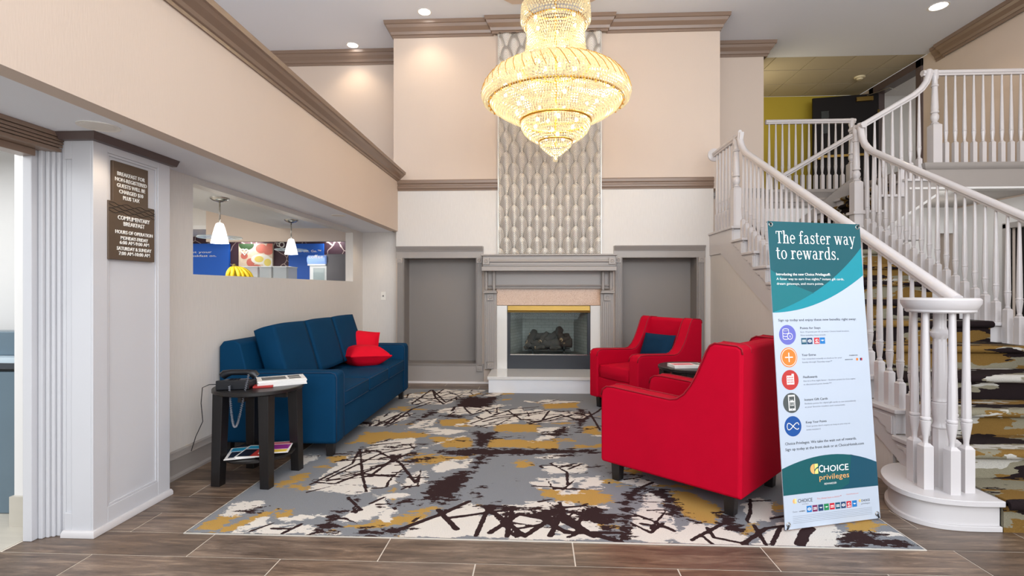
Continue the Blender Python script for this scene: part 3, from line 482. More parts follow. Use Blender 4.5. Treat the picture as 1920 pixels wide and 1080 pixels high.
# left column: stiles and rails around sunken panels, plinth strip, dark cap
CX0, CX1, CY0, CY1 = -2.415, -2.26, 2.535, 3.09
mb = MB().box(CX0, CX1-.012, CY0+.012, CY1, 0, 2.058)
mb.box(CX1-.012, CX1, CY0, 2.626, 0, 2.058).box(CX1-.012, CX1, 2.99, CY1, 0, 2.058).box(CX1-.012, CX1, 2.626, 2.99, 0, .115).box(CX1-.012, CX1, 2.626, 2.99, 1.985, 2.058)
mb.box(CX0+.04, CX1-.012, CY0, CY0+.012, 0, 2.058).box(CX0, CX0+.04, CY0, CY0+.012, 0, .12).box(CX0, CX0+.04, CY0, CY0+.012, 1.93, 2.058)
struct('wall_column', mb, 'column_gray', bevel=.003)
mb = MB()
for a, b, z0, z1 in ((2.626, 2.64, .115, 1.985), (2.976, 2.99, .115, 1.985), (2.64, 2.976, .115, .129), (2.64, 2.976, 1.971, 1.985)): mb.box(CX1-.012, CX1-.004, a, b, z0, z1)
struct('trim_column_beads', mb, 'column_gray', bevel=.003)
struct('trim_column_plinth', MB().hsweep([(0, 0), (.022, 0), (.022, .02), (.012, .032), (0, .034)], [(CX0, CY0), (CX1, CY0), (CX1, CY1)], 0), 'stair_white', bevel=.002)
struct('trim_column_cap', MB().hsweep([(0, 0), (.03, .0), (.05, .035), (0, .035)], [(CX0, CY0), (CX1, CY0), (CX1, CY1+.02)], 2.022), 'cap_dark')
# left doorway: fluted jamb and head casing
jm = MB()
for x0, x1, y in ((-2.435, -2.415, 2.545), (-2.455, -2.437, 2.535), (-2.475, -2.457, 2.525), (-2.495, -2.477, 2.515), (-2.52, -2.497, 2.50), (-2.57, -2.523, 2.47)): jm.box(x0, x1, y, 2.62, 0, 2.056)
jm.box(-2.6, -2.415, 2.56, 3.0, 0, 2.056)
door1 = struct('door_1', jm, 'column_gray', bevel=.004); ORG[door1.name] = (0, 0, 0)
mb = MB()
for z0, z1, d in ((1.965, 1.985, .0), (1.987, 2.0, .006), (2.002, 2.016, .010), (2.018, 2.034, .014), (2.036, 2.058, .02)): mb.box(-2.56, -2.435+d, -.5, 2.545, z0, z1)
mb.box(-2.58, -2.5, -.5, 2.47, 1.93, 1.965)
mb.build('head_casing', 'trim_taupe', door1, bevel=.003)
struct('wall_left_near', MB().box(-2.57, -2.43, -1.5, -.5, 0, 2.06), 'wall_linen')
# mouldings ----------------------------------------------------------------
CROWN = [(0, 0), (.012, 0), (.016, .03), (.03, .036), (.04, .07), (.075, .115), (.09, .15), (.105, .155), (.11, .2), (0, .2)]
def crown(path, z, sc=1, sign=1): return MB().hsweep([(o*sc, d*sc) for o, d in CROWN], path, z, sign)
struct('trim_1', crown([(-1.944, YR), (-1.944, YB), (-.58, YB), (-.58, YB-.06), (.93, YB-.06), (.93, YB), (2.422, YB), (2.422, YR)], CEIL-.2), 'trim_taupe')
struct('trim_2', crown([(-5.1, YR), (-1.944, YR)], CEIL-.2), 'trim_taupe')
struct('trim_3', crown([(2.422, YR), (3.37, YR), (3.37, 8.25)], CEIL-.2), 'trim_taupe')
struct('trim_4', crown([(XR, 8.06), (XR, 7.9), (XR-.03, 7.88), (XR-.03, -3)], CEIL-.2), 'trim_taupe')
struct('trim_5', MB().hsweep([(o, d*.62) for o, d in CROWN[:-1]]+[(.11, .13), (0, .13)], [(XS, YB), (XS, -1.5)], 2.725, -1), 'trim_taupe')
RAIL = [(0, 0), (.012, 0), (.016, .02), (.03, .032), (.034, .06), (.022, .07), (.022, .085), (.036, .1), (.04, .135), (.028, .148), (0, .148)]
struct('trim_6', MB().hsweep(RAIL, [(-1.93, YB), (-.51, YB)], 2.60).hsweep(RAIL, [(.852, YB), (2.335, YB)], 2.60), 'trim_taupe')
struct('trim_7', MB().hsweep(RAIL, [(2.335, YR), (3.33, YR)], 2.60), 'trim_gray')
struct('trim_8', MB().hsweep([(0, 0), (.015, 0), (.02, .05), (.035, .06), (.035, .1), (.02, .12), (.03, .17), (.05, .2), (.05, .24), (0, .24)], [(3.33, 7.7), (4.55, 7.7)], UF-.25), 'trim_gray', smooth=30)
struct('trim_9', MB().hsweep([(0, 0), (.01, 0), (.01, .20), (.03, .215), (.045, .24), (.05, .275), (0, .275)], [(4.5, 7.6), (4.5, BY), (XR, BY)], UF-.275), 'trim_gray', smooth=30)
struct('trim_10', MB().box(4.3, XR, BY-.02, BY+.1, UF-.30, UF-.277), 'wall_white')
BASE = [(0, 0), (.028, 0), (.028, .016), (.016, .03), (.016, .125), (.02, .135), (.012, .15), (.012, .175), (0, .185)]
struct('baseboard_left', MB().hsweep(BASE, [(XL, CY1), (XL, 7.1), (-1.907, 7.1)], 0), 'trim_gray', smooth=30)
struct('trim_11', MB().hsweep([(0, 0), (.03, 0), (.02, .02), (0, .024)], [(-1.9, YB-.018), (-.62, YB-.018)], 0).hsweep([(0, 0), (.03, 0), (.02, .02), (0, .024)], [(.66, YB-.018), (2.25, YB-.018)], 0), 'stair_white')
# niche casings (fluted pilasters, rosettes, cornice) and niche linings
def rosette(cx, cz, y, s=.062):
    mb = MB().box(cx-s/2, cx+s/2, y-.03, y, cz-s/2, cz+s/2)
    pr = [(.0, .032), (.006, .034), (.012, .032), (.015, .03), (.02, .035), (.024, .034), (.026, .03)]
    n = 16; vs_ = []
    for r_, d in pr:
        for k in range(n): vs_.append((cx+r_*math.cos(2*math.pi*k/n), y-d, cz+r_*math.sin(2*math.pi*k/n)))
    fs = [(j*n+k, j*n+(k+1) % n, (j+1)*n+(k+1) % n, (j+1)*n+k) for j in range(len(pr)-1) for k in range(n)]
    return mb.add(vs_, fs)
def pilaster(x0, x1, z0, z1, y, d=.022, nf=4):
    mb = MB().box(x0, x1, y-d*.5, y, z0, z1); w = (x1-x0)/(nf*2+1)
    for i in range(nf+1): mb.box(x0+2*i*w, x0+(2*i+1)*w, y-d, y-d*.5, z0, z1)
    return mb
for nm, (a, b), xo in (('trim_12', NL, (-1.907, -.712)), ('trim_13', NRX, (1.024, 2.228))):
    t = struct(nm, MB().box(xo[0], xo[1], YB-.018, YB, NZ1, 1.845).box(xo[0], xo[1], YB-.018, YB, .0, NZ0-.002), 'trim_gray', bevel=.003); ORG[t.name] = (0, 0, 0)
    MB().box(a, b, ND, ND+.03, NZ0, NZ1).box(a-.03, a+.004, YB-.017, ND, NZ0, NZ1).box(b-.004, b+.03, YB-.017, ND, NZ0, NZ1).box(a, b, YB-.017, ND, NZ1-.004, NZ1+.03).box(a, b, YB-.022, ND, NZ0-.03, NZ0+.004).build('niche_lining', 'niche_shade', t)
    MB().hsweep([(0, 0), (.012, 0), (.02, .02), (.045, .04), (.055, .065), (0, .065)], [(xo[0]+.01, YB-.018), (xo[1]-.01, YB-.018)], 1.78).build('cornice', 'trim_gray', t, smooth=30)
    for p0, p1 in ((xo[0]+.012, a-.006), (b+.006, xo[1]-.012)):
        pilaster(p0+.01, p1-.008, NZ0-.02, 1.62, YB-.018).build('pilaster', 'trim_gray', t, bevel=.002)
        c = (p0+p1)/2
        for z in (1.655, .2): rosette(c, z, YB-.018, .075).build('rosette', 'trim_gray', t, bevel=.002)
# upstairs doorway frame in the right wall, downstairs doorway
d2 = struct('door_2', MB().box(XR-.03, XR+.17, 8.33, 8.45, UF, 4.86).box(XR-.03, XR+.17, 9.48, 9.6, UF, 4.86).box(XR-.03, XR+.17, 8.33, 9.6, 4.74, 4.86), 'cap_dark', bevel=.004); ORG[d2.name] = (0, 0, 0)
d3 = struct('door_3', MB().box(XR-.03, XR+.02, 6.84, 6.93, 0, 2.10).box(XR-.03, XR+.02, 5.86, 5.95, 0, 2.10).box(XR-.03, XR+.02, 5.86, 6.93, 2.04, 2.11), 'trim_gray', bevel=.004); ORG[d3.name] = (0, 0, 0)
MB().box(XR+.05, XR+.09, 5.95, 6.84, .01, 2.04).build('door_leaf', 'door_black', d3, bevel=.004)
MB().box(XR+.03, XR+.05, 6.02, 6.06, .95, 1.05).tube([(XR+.045, 6.04, 1.0), (XR-.01, 6.04, 1.0), (XR-.01, 6.16, 1.0)], .01).build('door_handle', 'brass', d3, smooth=40)
# ================================================================= STAIRCASE
N1, RUN, RISE, Y1 = 12, .305, .167, 2.80
XS0, XS1 = 2.30, 3.76                                 # stringer faces
LZ = N1*RISE
Yi = lambda i: Y1+RUN*(i-1)
st = thing('staircase', 'grey painted L-shaped staircase with patterned carpet runner and turned balusters, rising right of the fireplace', 'staircase', (3.0, 2.85, 0))
def runner_profile(y, z, y1, rise=RISE):
    """section of the carpet over one step: up the riser, round the nosing, back along the tread"""
    o = [(y+.006, z-rise), (y+.006, z-.05)]
    for k in range(8):
        a = R(262-k*24); o.append((y-.008+.030*math.cos(a), z-.018+.027*math.sin(a)))
    o += [(y+.03, z+.009), (y1+.012, z+.009)]
    inn = [(y1+.012, z+.0), (y+.04, z+.0), (y+.03, z-.06), (y+.03, z-rise)]
    return o+inn
step_runner = None
for i in range(1, N1+1):
    y, z = Yi(i), i*RISE; y1 = Yi(i+1) if i < N1 else 7.70
    mb = MB()
    x0 = XS0 if i > 1 else 2.425
    if i < N1:
        mb.box(x0+.0, XS1, y+.016, y1+.016, z-RISE, z-.032)
        mb.box(x0-.035 if i > 1 else 2.425, XS1+.035, y-.026, y1+.012, z-.030, z)
        if i > 1: mb.box(XS0-.022, XS0, y-.012, y1-.02, z-.045, z-.030)
    else:
        mb.box(XS0, XS1, y+.016, y1, z-RISE, z-.032).box(XS0-.035, XS1, y-.026, y1, z-.030, z).box(XS0-.022, XS0, y-.012, YB, z-.045, z-.030)
        mb.box(XS1, 4.5, BY+.02, 7.62, z-RISE, z)
    s = mb.build('step', 'stair_white', st, bevel=.008, seg=2); 
    xr0, xr1 = 2.425, 3.64
    if i < N1: MB().prism(runner_profile(y, z, y1), 'x', xr0, xr1).build('carpet_runner', 'stair_carpet', s, smooth=40)
    else: MB().prism(runner_profile(y, z, 7.6), 'x', xr0, xr1).box(xr1, 3.76, 6.4, 7.55, z+.001, z+.009).build('carpet_runner', 'stair_carpet', s, smooth=40)
# rounded starting step with curved tread
cur = [(2.42, 2.786), (2.30, 2.783), (2.2, 2.79), (2.1, 2.815), (2.03, 2.87), (1.995, 2.95), (2.0, 3.05), (2.04, 3.17), (2.11, 3.28), (2.2, 3.36), (2.30, 3.40), (2.42, 3.40)]
def smooth_poly(p, k=2):
    for _ in range(k):
        q = [p[0]]
        for a, b in zip(p, p[1:]): q += [(a[0]*.75+b[0]*.25, a[1]*.75+b[1]*.25), (a[0]*.25+b[0]*.75, a[1]*.25+b[1]*.75)]
        p = q+[p[-1]]
    return p
cs = smooth_poly(cur)
cc = (2.36, 3.08)
ins = lambda d: [((x-cc[0])*(1-d/math.hypot(x-cc[0], y-cc[1]))+cc[0], (y-cc[1])*(1-d/math.hypot(x-cc[0], y-cc[1]))+cc[1]) if x < 2.40 else (x, y+(d if y < 3 else 0)) for x, y in cs]
s1 = MB().prism(ins(.035), 'z', 0, RISE-.03).prism(cs, 'z', RISE-.03, RISE).prism(ins(.018), 'z', 0, .028).build('starting_step', 'stair_white', st, bevel=.008, seg=3)
# stringers, skirt under the landing, enclosed wall under the flight
nz = lambda y: RISE+(y-Y1)*RISE/RUN                   # nosing line
low = lambda y: nz(y)-.30
def band(x0, x1):
    top = [(3.3, .2)]
    pts = [(3.10, .0), (3.10, .16)]
    for i in range(2, N1+1): pts += [(Yi(i)+.016, (i-1)*RISE-.03), (Yi(i)+.016, i*RISE-.03)]
    pts += [(YB, LZ-.03), (YB, 1.71), (6.54, 1.71), (3.4, max(0.0, low(3.4)))]
    return MB().prism(pts, 'x', x0, x1)
band(XS0-.018, XS0).build('stringer', 'stair_white', st)
band(XS1, XS1+.018).build('stringer', 'stair_white', st)
for i in range(2, N1):                                 # scroll brackets under the tread ends
    y, z = Yi(i)+.02, i*RISE-.05
    MB().prism([(y, z), (y+.26, z), (y+.235, z-.018), (y+.20, z-.022), (y+.185, z-.04), (y+.13, z-.045), (y+.105, z-.075), (y+.06, z-.08), (y+.045, z-.11), (y, z-.118)], 'x', XS0-.028, XS0-.018).build('bracket', 'stair_white', st, bevel=.003)
MB().prism([(3.45, 0), (YB, 0), (YB, 1.71), (6.54, 1.71), (3.45, max(.02, low(3.45)))], 'x', XS0-.004, XS0+.08).build('under_stair_panel', 'wall_linen', st)
# balusters
def baluster_prof(bh, n=1):
    z = bh
    return [(.016, z), (.018, z+.006), (.013, z+.016), (.015, z+.03), (.022, z+.105), (.0225, z+.118), (.019, z+.122), (.0225, z+.126), (.0225, z+.133), (.0195, z+.138), (.0205, z+.15), (.018, z+.32), (.0135, z+.55), (.0105, z+.70)]
def baluster_mb(bh, H, fl=0):
    mb = MB(); w = .0225
    mb.box(-w, w, -w, w, 0, bh-.014)
    n0 = len(mb.v); mb.add([(-w, -w, bh-.014), (w, -w, bh-.014), (w, w, bh-.014), (-w, w, bh-.014), (-.012, -.012, bh), (.012, -.012, bh), (.012, .012, bh), (-.012, .012, bh)], [(0, 1, 5, 4), (1, 2, 6, 5), (2, 3, 7, 6), (3, 0, 4, 7), (4, 5, 6, 7)])
    p = [q for q in baluster_prof(bh) if q[1] < H-.02]; p.append((p[-1][0], H))
    return mb.lathe(p, n=10)
_bal = {}
def baluster(parent, x, y, z, bh, H, sub=None):
    k = (round(bh, 3), round(H, 3))
    o3 = ORG.get(parent.name, (0, 0, 0))
    if k not in _bal: _bal[k] = loc_build(baluster_mb(bh, H), 'baluster', 'rail_paint', parent, smooth=35); o = _bal[k]
    else:
        o = bpy.data.objects.new('baluster', _bal[k].data); COL.objects.link(o); o.parent = parent
    o.location = (x-o3[0], y-o3[1], z-o3[2]); return o
SL = RISE/RUN
RT = lambda y: 1.235+SL*(y-3.0)                       # top of the sloping handrail
XBL, XBR = 2.345, 3.715
for i in range(2, N1):
    for k in range(3):
        y = Yi(i)+.045+.1*k
        if y > 6.08: continue
        h = RT(y)-.066-i*RISE
        if not (i == 2 and k == 0): baluster(st, XBL, y, i*RISE, .17+.055*k, h)
        baluster(st, XBR, y, i*RISE, .17+.055*k, h)
NLZ = 3.075                                           # landing rail top
for k in range(6): baluster(st, XBL, 6.30+k*.11, LZ, .24, NLZ-.066-LZ)
# handrails
HR = [(-.02, -.066), (.02, -.066), (.022, -.05), (.033, -.04), (.034, -.022), (.026, -.008), (.012, 0), (-.012, 0), (-.026, -.008), (-.034, -.022), (-.033, -.04), (-.022, -.05)]
def handrail(path, side, parent, mirror=False):
    return MB().sweep(HR, path, side).build('handrail', 'rail_paint', parent, smooth=35)
def curve_pts(p):
    return [tuple(q) for q in p]
for X, topz in ((XBL, NLZ), (XBR, 3.17)):
    pth = [(X, 3.12 if X > 3 else 2.99, RT(3.12 if X > 3 else 2.99)), (X, 5.86, RT(5.86)), (X, 5.95, RT(5.95)+.01), (X, 6.02, RT(6.02)+.045), (X, 6.065, RT(6.065)+.11), (X, 6.085, RT(6.085)+.18), (X, 6.09, topz)]
    handrail(pth, (1, 0, 0), st)
    handrail([(X, 6.055, topz), (X, 6.3 if X > 3 else YB-.02, topz)], (1, 0, 0), st)
MB().lathe([(.0, -.02), (.075, -.02), (.085, -.012), (.085, 0), (.07, .008), (0, .008)], n=24).build('tmp', 'rail_paint').name = 'tmp'
_t = bpy.data.objects['tmp']; _t.name = 'wall_rosette'; _t.parent = st; _t.rotation_euler = (R(90), 0, 0); _t.location = (XBL-3.0, YB-.013-2.85, NLZ-.035)
for p in _t.data.polygons: p.use_smooth = True
_t.data.set_sharp_from_angle(angle=R(35))
# volute at the foot: round cap, six fluted balusters and a centre newel
VC = (2.25, 3.0)
MB().lathe([(0, 1.135), (.150, 1.135), (.158, 1.142), (.158, 1.152), (.165, 1.16), (.178, 1.185), (.180, 1.205), (.172, 1.216), (0, 1.218)], (VC[0], VC[1], 0), n=40).build('volute_cap', 'rail_paint', st, smooth=40)
def fluted(prof, n=32, depth=.06):
    mb = MB(); vs_ = []; fs = []; m = len(prof)
    for j, (r, z, f) in enumerate(prof):
        for k in range(n):
            a = 2*math.pi*k/n; q = r*(1-(depth if (k//2) % 2 else 0)*f); vs_.append((q*math.cos(a), q*math.sin(a), z))
    for j in range(m-1):
        for k in range(n): fs.append((j*n+k, j*n+(k+1) % n, (j+1)*n+(k+1) % n, (j+1)*n+k))
    fs.append(tuple((m-1)*n+k for k in range(n)))
    return mb.add(vs_, fs)
def volute_baluster():
    w = .026; bh = .25; mb = MB().box(-w, w, -w, w, 0, bh-.016)
    mb.add([(-w, -w, bh-.016), (w, -w, bh-.016), (w, w, bh-.016), (-w, w, bh-.016), (-.014, -.014, bh), (.014, -.014, bh), (.014, .014, bh), (-.014, .014, bh)], [(0, 1, 5, 4), (1, 2, 6, 5), (2, 3, 7, 6), (3, 0, 4, 7), (4, 5, 6, 7)])
    g = fluted([(.014, bh, 0), (.012, bh+.012, 0), (.014, bh+.03, 0), (.025, bh+.11, 0), (.026, bh+.122, 0), (.019, bh+.126, 0), (.026, bh+.131, 0), (.026, bh+.14, 0), (.021, bh+.146, 0), (.0225, bh+.155, 1.6), (.02, bh+.34, 1.6), (.019, bh+.35, 0), (.0155, bh+.6, 0), (.0145, .975, 0)])
    return mb.add(g.v, g.f)
vb = None
for k in (142, 200, 260, 315, 22, 85):
    a = R(k); x, y = VC[0]+.112*math.cos(a), VC[1]+.112*math.sin(a)
    if vb is None: vb = loc_build(volute_baluster(), 'volute_baluster', 'rail_paint', st, smooth=35); o = vb
    else: o = bpy.data.objects.new('volute_baluster', vb.data); COL.objects.link(o); o.parent = st
    o.location = (x-3.0, y-2.85, RISE)
cn = MB().prism(circle(.038, 8), 'z', 0, .32)
g = fluted([(.036, .32, 0), (.04, .33, 0), (.032, .345, 0), (.030, .36, 0), (.036, .40, 0), (.038, .45, 0), (.038, .463, 0), (.032, .468, 0), (.037, .475, 0), (.034, .485, 0), (.036, .5, 1.5), (.032, .80, 1.5), (.030, .82, 0), (.045, .84, 0), (.047, .855, 0), (.036, .87, 0), (.03, .89, 0), (.03, .975, 0)])
o = loc_build(cn.add(g.v, g.f), 'newel_post', 'rail_paint', st, smooth=35); o.location = (VC[0]-3.0, VC[1]-2.85, RISE)
# newel posts at the landing and the balcony
def newel(x, y, z, H, bh, drop=0, parent=st):
    w = .05; mb = MB().box(-w, w, -w, w, -drop, bh-.02)
    mb.add([(-w, -w, bh-.02), (w, -w, bh-.02), (w, w, bh-.02), (-w, w, bh-.02), (-.03, -.03, bh), (.03, -.03, bh), (.03, .03, bh), (-.03, .03, bh)], [(0, 1, 5, 4), (1, 2, 6, 5), (2, 3, 7, 6), (3, 0, 4, 7), (4, 5, 6, 7)])
    T = H-.066
    mb.lathe([(.034, bh), (.042, bh+.008), (.026, bh+.022), (.03, bh+.03), (.042, bh+.06), (.043, bh+.085), (.034, bh+.112), (.028, bh+.12), (.042, bh+.128), (.042, bh+.14), (.036, bh+.15), (.038, bh+.18), (.030, T-.16), (.029, T-.13), (.038, T-.122), (.038, T-.108), (.03, T-.1), (.03, T-.05), (.038, T-.03), (.04, T), (.036, T+.062), (.02, T+.07)], n=16)
    if drop: mb.box(-w-.02, w+.02, -w-.02, w+.02, -.03, 0)
    o3 = ORG.get(parent.name, (0, 0, 0)); o = loc_build(mb, 'newel_post', 'rail_paint', parent, smooth=35); o.location = (x-o3[0], y-o3[1], z-o3[2]); return o
newel(XBL, 6.2, LZ, NLZ-LZ, .46)
newel(XBR, 3.08, RISE, RT(3.08)-RISE+.02, .34)
newel(XBR, 6.2, LZ+.16, 3.17-LZ-.16, .36, .16)
# short upper flight to the right
U0X, UR, UZ = 3.74, .26, (UF-LZ)/4
for k in range(3):
    x, z = U0X+UR*k, LZ+UZ*(k+1)
    s = MB().box(x+.016, x+UR+.016, BY, 7.6, z-UZ, z-.03).box(x-.026, x+UR+.012, BY-.035, 7.6, z-.03, z).build('step', 'stair_white', st, bevel=.006)
    pr = [(a, b) for a, b in runner_profile(x, z, x+UR, UZ)]
    MB().prism(pr, 'y', BY+.2, 7.42).build('carpet_runner', 'stair_carpet', s, smooth=40)
MB().box(4.52, 4.55, BY+.01, 7.6, UF-UZ, UF-.02).build('riser', 'stair_white', st)
MB().box(4.505, 4.535, BY+.2, 7.42, UF-UZ, UF-.02).build('carpet_runner', 'stair_carpet', st)
uz = lambda x: LZ+UZ+(x-U0X)*UZ/UR
MB().prism([(3.76, LZ-.2), (3.76, LZ)]+[q for k in range(3) for q in ((U0X+UR*k+.016, LZ+UZ*k-.03), (U0X+UR*k+.016, LZ+UZ*(k+1)-.03))]+[(4.536, UF-UZ-.03), (4.536, UF-.03), (4.6, UF-.03), (4.6, uz(4.6)-.42), (3.76, uz(3.76)-.42)], 'y', BY-.012, BY+.006).build('stringer', 'trim_gray', st)
MB().prism([(3.76, uz(3.76)-.44), (4.6, uz(4.6)-.44), (4.6, uz(4.6)-.41), (3.76, uz(3.76)-.41)], 'y', BY-.014, 7.6).build('flight_soffit', 'wall_white', st)
MB().prism([(3.6, LZ), (3.6, LZ+.12), (4.5, UF+.14), (4.62, UF+.14), (4.62, UF-.1), (3.9, LZ)], 'y', 7.6, 7.63).build('skirt_board', 'trim_gray', st)
UT = lambda x: 3.17+(x-3.72)*UZ/UR*.86
for k in range(7):
    x = 3.84+.1*k; j = min(2, int((x-U0X)/UR)); z = LZ+UZ*(j+1); baluster(st, x, BY+.03, z, .2+.05*((k+1) % 3), UT(x)-.066-z)
BTZ = 3.815
handrail([(3.72, BY+.03, 3.17), (3.80, BY+.03, UT(3.80)), (4.36, BY+.03, UT(4.36)), (4.44, BY+.03, UT(4.44)+.02), (4.49, BY+.03, UT(4.49)+.06), (4.515, BY+.03, UT(4.5)+.13), (4.52, BY+.03, BTZ)], (0, -1, 0), st)
handrail([(3.48, 7.58, 2.90), (4.56, 7.58, 3.54)], (0, -1, 0), st)
# railings of the upper floor
br = thing('balcony_railing', 'white railing with a stout turned newel along the balcony edge before the peach wall', 'railing', (5.2, BY+.05, UF))
handrail([(4.49, BY+.05, BTZ), (XR-.01, BY+.05, BTZ)], (0, -1, 0), br)
newel(4.63, BY+.05, UF, BTZ-UF, .47, parent=br)
for k in range(12): baluster(br, 4.755+.104*k, BY+.05, UF, .26, BTZ-.066-UF)
cr_ = thing('corridor_railing', 'white railing of slim turned balusters before the olive corridor wall upstairs', 'railing', (3.95, 7.74, UF))
CTZ = 3.745
handrail([(3.35, 7.74, CTZ), (4.62, 7.74, CTZ)], (0, -1, 0), cr_)
newel(4.57, 7.74, UF, CTZ-UF, .38, parent=cr_)
for k in range(12): baluster(cr_, 3.40+.0945*k, 7.74, UF, .22, CTZ-.066-UF)
# ================================================================= FIREPLACE
fp = thing('fireplace', 'grey painted fireplace with granite band, white quartz sides and brass hood between two niches', 'fireplace', (.16, 6.62, 0))
YF = YB-.03
def shelf_moulding(x0, x1, y, z): pass
MB().box(-.715, 1.03, 6.70, YB, 1.505, 1.56).box(-.70, 1.015, 6.715, YB, 1.56, 1.70).box(-.725, 1.04, 6.69, YB, 1.70, 1.722).build('mantel_shelf', 'trim_gray', fp, bevel=.006)
MB().tube([(-.62, 6.712, 1.632), (.935, 6.712, 1.632)], .018, 10).box(-.62, .935, 6.705, 6.716, 1.585, 1.600).box(-.62, .935, 6.708, 6.716, 1.572, 1.58).build('mantel_moulding', 'trim_gray', fp, smooth=40)
for cx in (-.655, .97): rosette(cx, 1.63, 6.715, .085).build('rosette', 'trim_gray', fp, bevel=.002)
MB().box(-.70, 1.015, YF-.02, YB, 1.30, 1.505).hsweep([(0, 0), (.03, 0), (.035, .015), (.02, .02), (.02, .03), (.045, .04), (.05, .06), (0, .06)], [(-.66, YF-.02), (.975, YF-.02)], 1.272).build('frieze_panel', 'trim_gray', fp, smooth=30)
for cx in (-.612, .928):
    MB().box(cx-.09, cx+.09, 6.80, YB, 1.215, 1.235).box(cx-.08, cx+.08, 6.81, YB, 1.235, 1.25).build('pilaster_cap', 'trim_gray', fp, bevel=.004)
    MB().box(cx-.082, cx+.082, 6.87, YB, .20, 1.215).build('pilaster', 'trim_gray', fp, bevel=.003)
    pilaster(cx-.062, cx+.062, .30, 1.10, 6.87, .02).build('fluting', 'trim_gray', fp, bevel=.002)
    for z in (1.16, .255): rosette(cx, z, 6.87, .085).build('rosette', 'trim_gray', fp, bevel=.002)
    for dx in (-.055, .048): MB().lathe([(.012, 1.25), (.02, 1.262), (.021, 1.29), (.019, 1.48), (.021, 1.495), (.015, 1.506)], (cx+dx, 6.845, 0), 12).build('colonnette', 'rail_paint' if False else 'trim_gray', fp, smooth=40)
MB().box(-.537, .857, YF-.012, YB, 1.052, 1.272).build('granite_band', 'granite', fp, bevel=.003)
for a, b in ((-.537, -.393), (.716, .857)): MB().box(a, b, YF-.012, YB, .2, 1.048).build('side_slab', 'quartz', fp, bevel=.003)
# black steel face, brass hood, firebox
MB().box(-.393, -.352, YF-.004, YB+.02, .2, 1.05).box(.675, .716, YF-.004, YB+.02, .2, 1.05).box(-.393, .716, YF-.008, YB+.02, .2, .386).build('black_face', 'black_metal', fp, bevel=.003)
MB().box(-.352, .675, YF-.006, YF+.004, .386, .398).build('steel_lip', 'steel', fp)
MB().prism([(YF-.02, .955), (YF-.05, .96), (YF-.052, .975), (YF-.03, .985), (YF-.012, 1.045), (YB, 1.05), (YB, .955)], 'x', -.385, .708).build('brass_hood', 'brass', fp, smooth=30)
MB().box(-.352, -.351, YF+.01, YF+.012, .4, .42)
FB = [(-.352, YB), (-.20, 7.36), (.525, 7.36), (.675, YB)]
MB().add([(-.352, YB+.01, .39), (-.20, 7.36, .39), (.525, 7.36, .39), (.675, YB+.01, .39), (-.352, YB+.01, 1.05), (-.20, 7.36, 1.05), (.525, 7.36, 1.05), (.675, YB+.01, 1.05)], [(0, 1, 5, 4), (1, 2, 6, 5), (2, 3, 7, 6)]).build('firebox_brick', 'firebrick', fp, fix=False)
MB().box(-.36, .68, YB, 7.38, .37, .388).build('firebox_floor', 'soot', fp)
MB().box(-.36, .68, YB+.02, 7.38, 1.04, 1.06).build('firebox_top', 'iron', fp)
MB().box(-.352, .675, YB-.004, YB-.001, .398, .955).build('glass_pane', 'clear_glass', fp)
# raised marble hearth
h = MB().box(-.60, .93, 6.272, YF, .165, .203).build('hearth_top', 'quartz', fp, bevel=.005)
MB().box(-.585, .915, 6.285, YF, 0, .165).build('hearth_front', 'marble', fp, bevel=.003)
# gas log set
lg = thing('log_set', 'sooty ceramic logs heaped on an iron grate inside the firebox', 'logs', (.16, 7.15, .388))
def logm(p0, p1, r):
    p0, p1 = Vector(p0), Vector(p1); P = []; rr = []
    for k in range(8):
        t = k/7; q = p0.lerp(p1, t)+Vector((random.uniform(-.01, .01), random.uniform(-.01, .01), random.uniform(-.008, .008))); P.append(q); rr.append(r*random.uniform(.88, 1.12))
    return MB().tube(P, rr, 10)
for p0, p1, r in (((-.13, 7.06, .53), (.20, 7.08, .535), .058), ((.17, 7.09, .52), (.47, 7.05, .535), .062), ((-.10, 7.2, .62), (.2, 7.22, .61), .05), ((-.12, 7.05, .52), (-.02, 7.24, .69), .045), ((.12, 7.05, .57), (.30, 7.2, .67), .042), ((.36, 7.02, .52), (.30, 7.22, .72), .05), ((.22, 7.22, .60), (.45, 7.2, .60), .05), ((-.16, 7.03, .47), (-.06, 7.0, .56), .03), ((.05, 7.0, .56), (.14, 7.12, .66), .03), ((.33, 6.99, .585), (.46, 7.08, .60), .034), ((-.02, 7.0, .475), (.1, 7.0, .48), .028), ((.2, 6.995, .475), (.32, 7.0, .48), .028)):
    l = logm(p0, p1, r).build('log', 'log_bark', lg, smooth=60)
    d = (Vector(p0)-Vector(p1)).normalized(); q = Vector(p0)+d*.004
    MB().tube([q-d*.012, q], r*.8, 10).build('cut_end', 'log_end', l)
MB().box(-.12, .46, 7.0, 7.02, .435, .45).box(-.12, .46, 7.2, 7.22, .435, .45).box(-.06, -.04, 6.98, 7.24, .435, .46).box(.36, .38, 6.98, 7.24, .435, .46).box(.15, .17, 6.98, 7.24, .435, .46).box(-.06, -.04, 6.98, 7.0, .39, .5).box(.36, .38, 6.98, 7.0, .39, .5).box(-.06, -.04, 7.2, 7.22, .39, .45).box(.36, .38, 7.2, 7.22, .39, .45).build('grate', 'iron', lg)

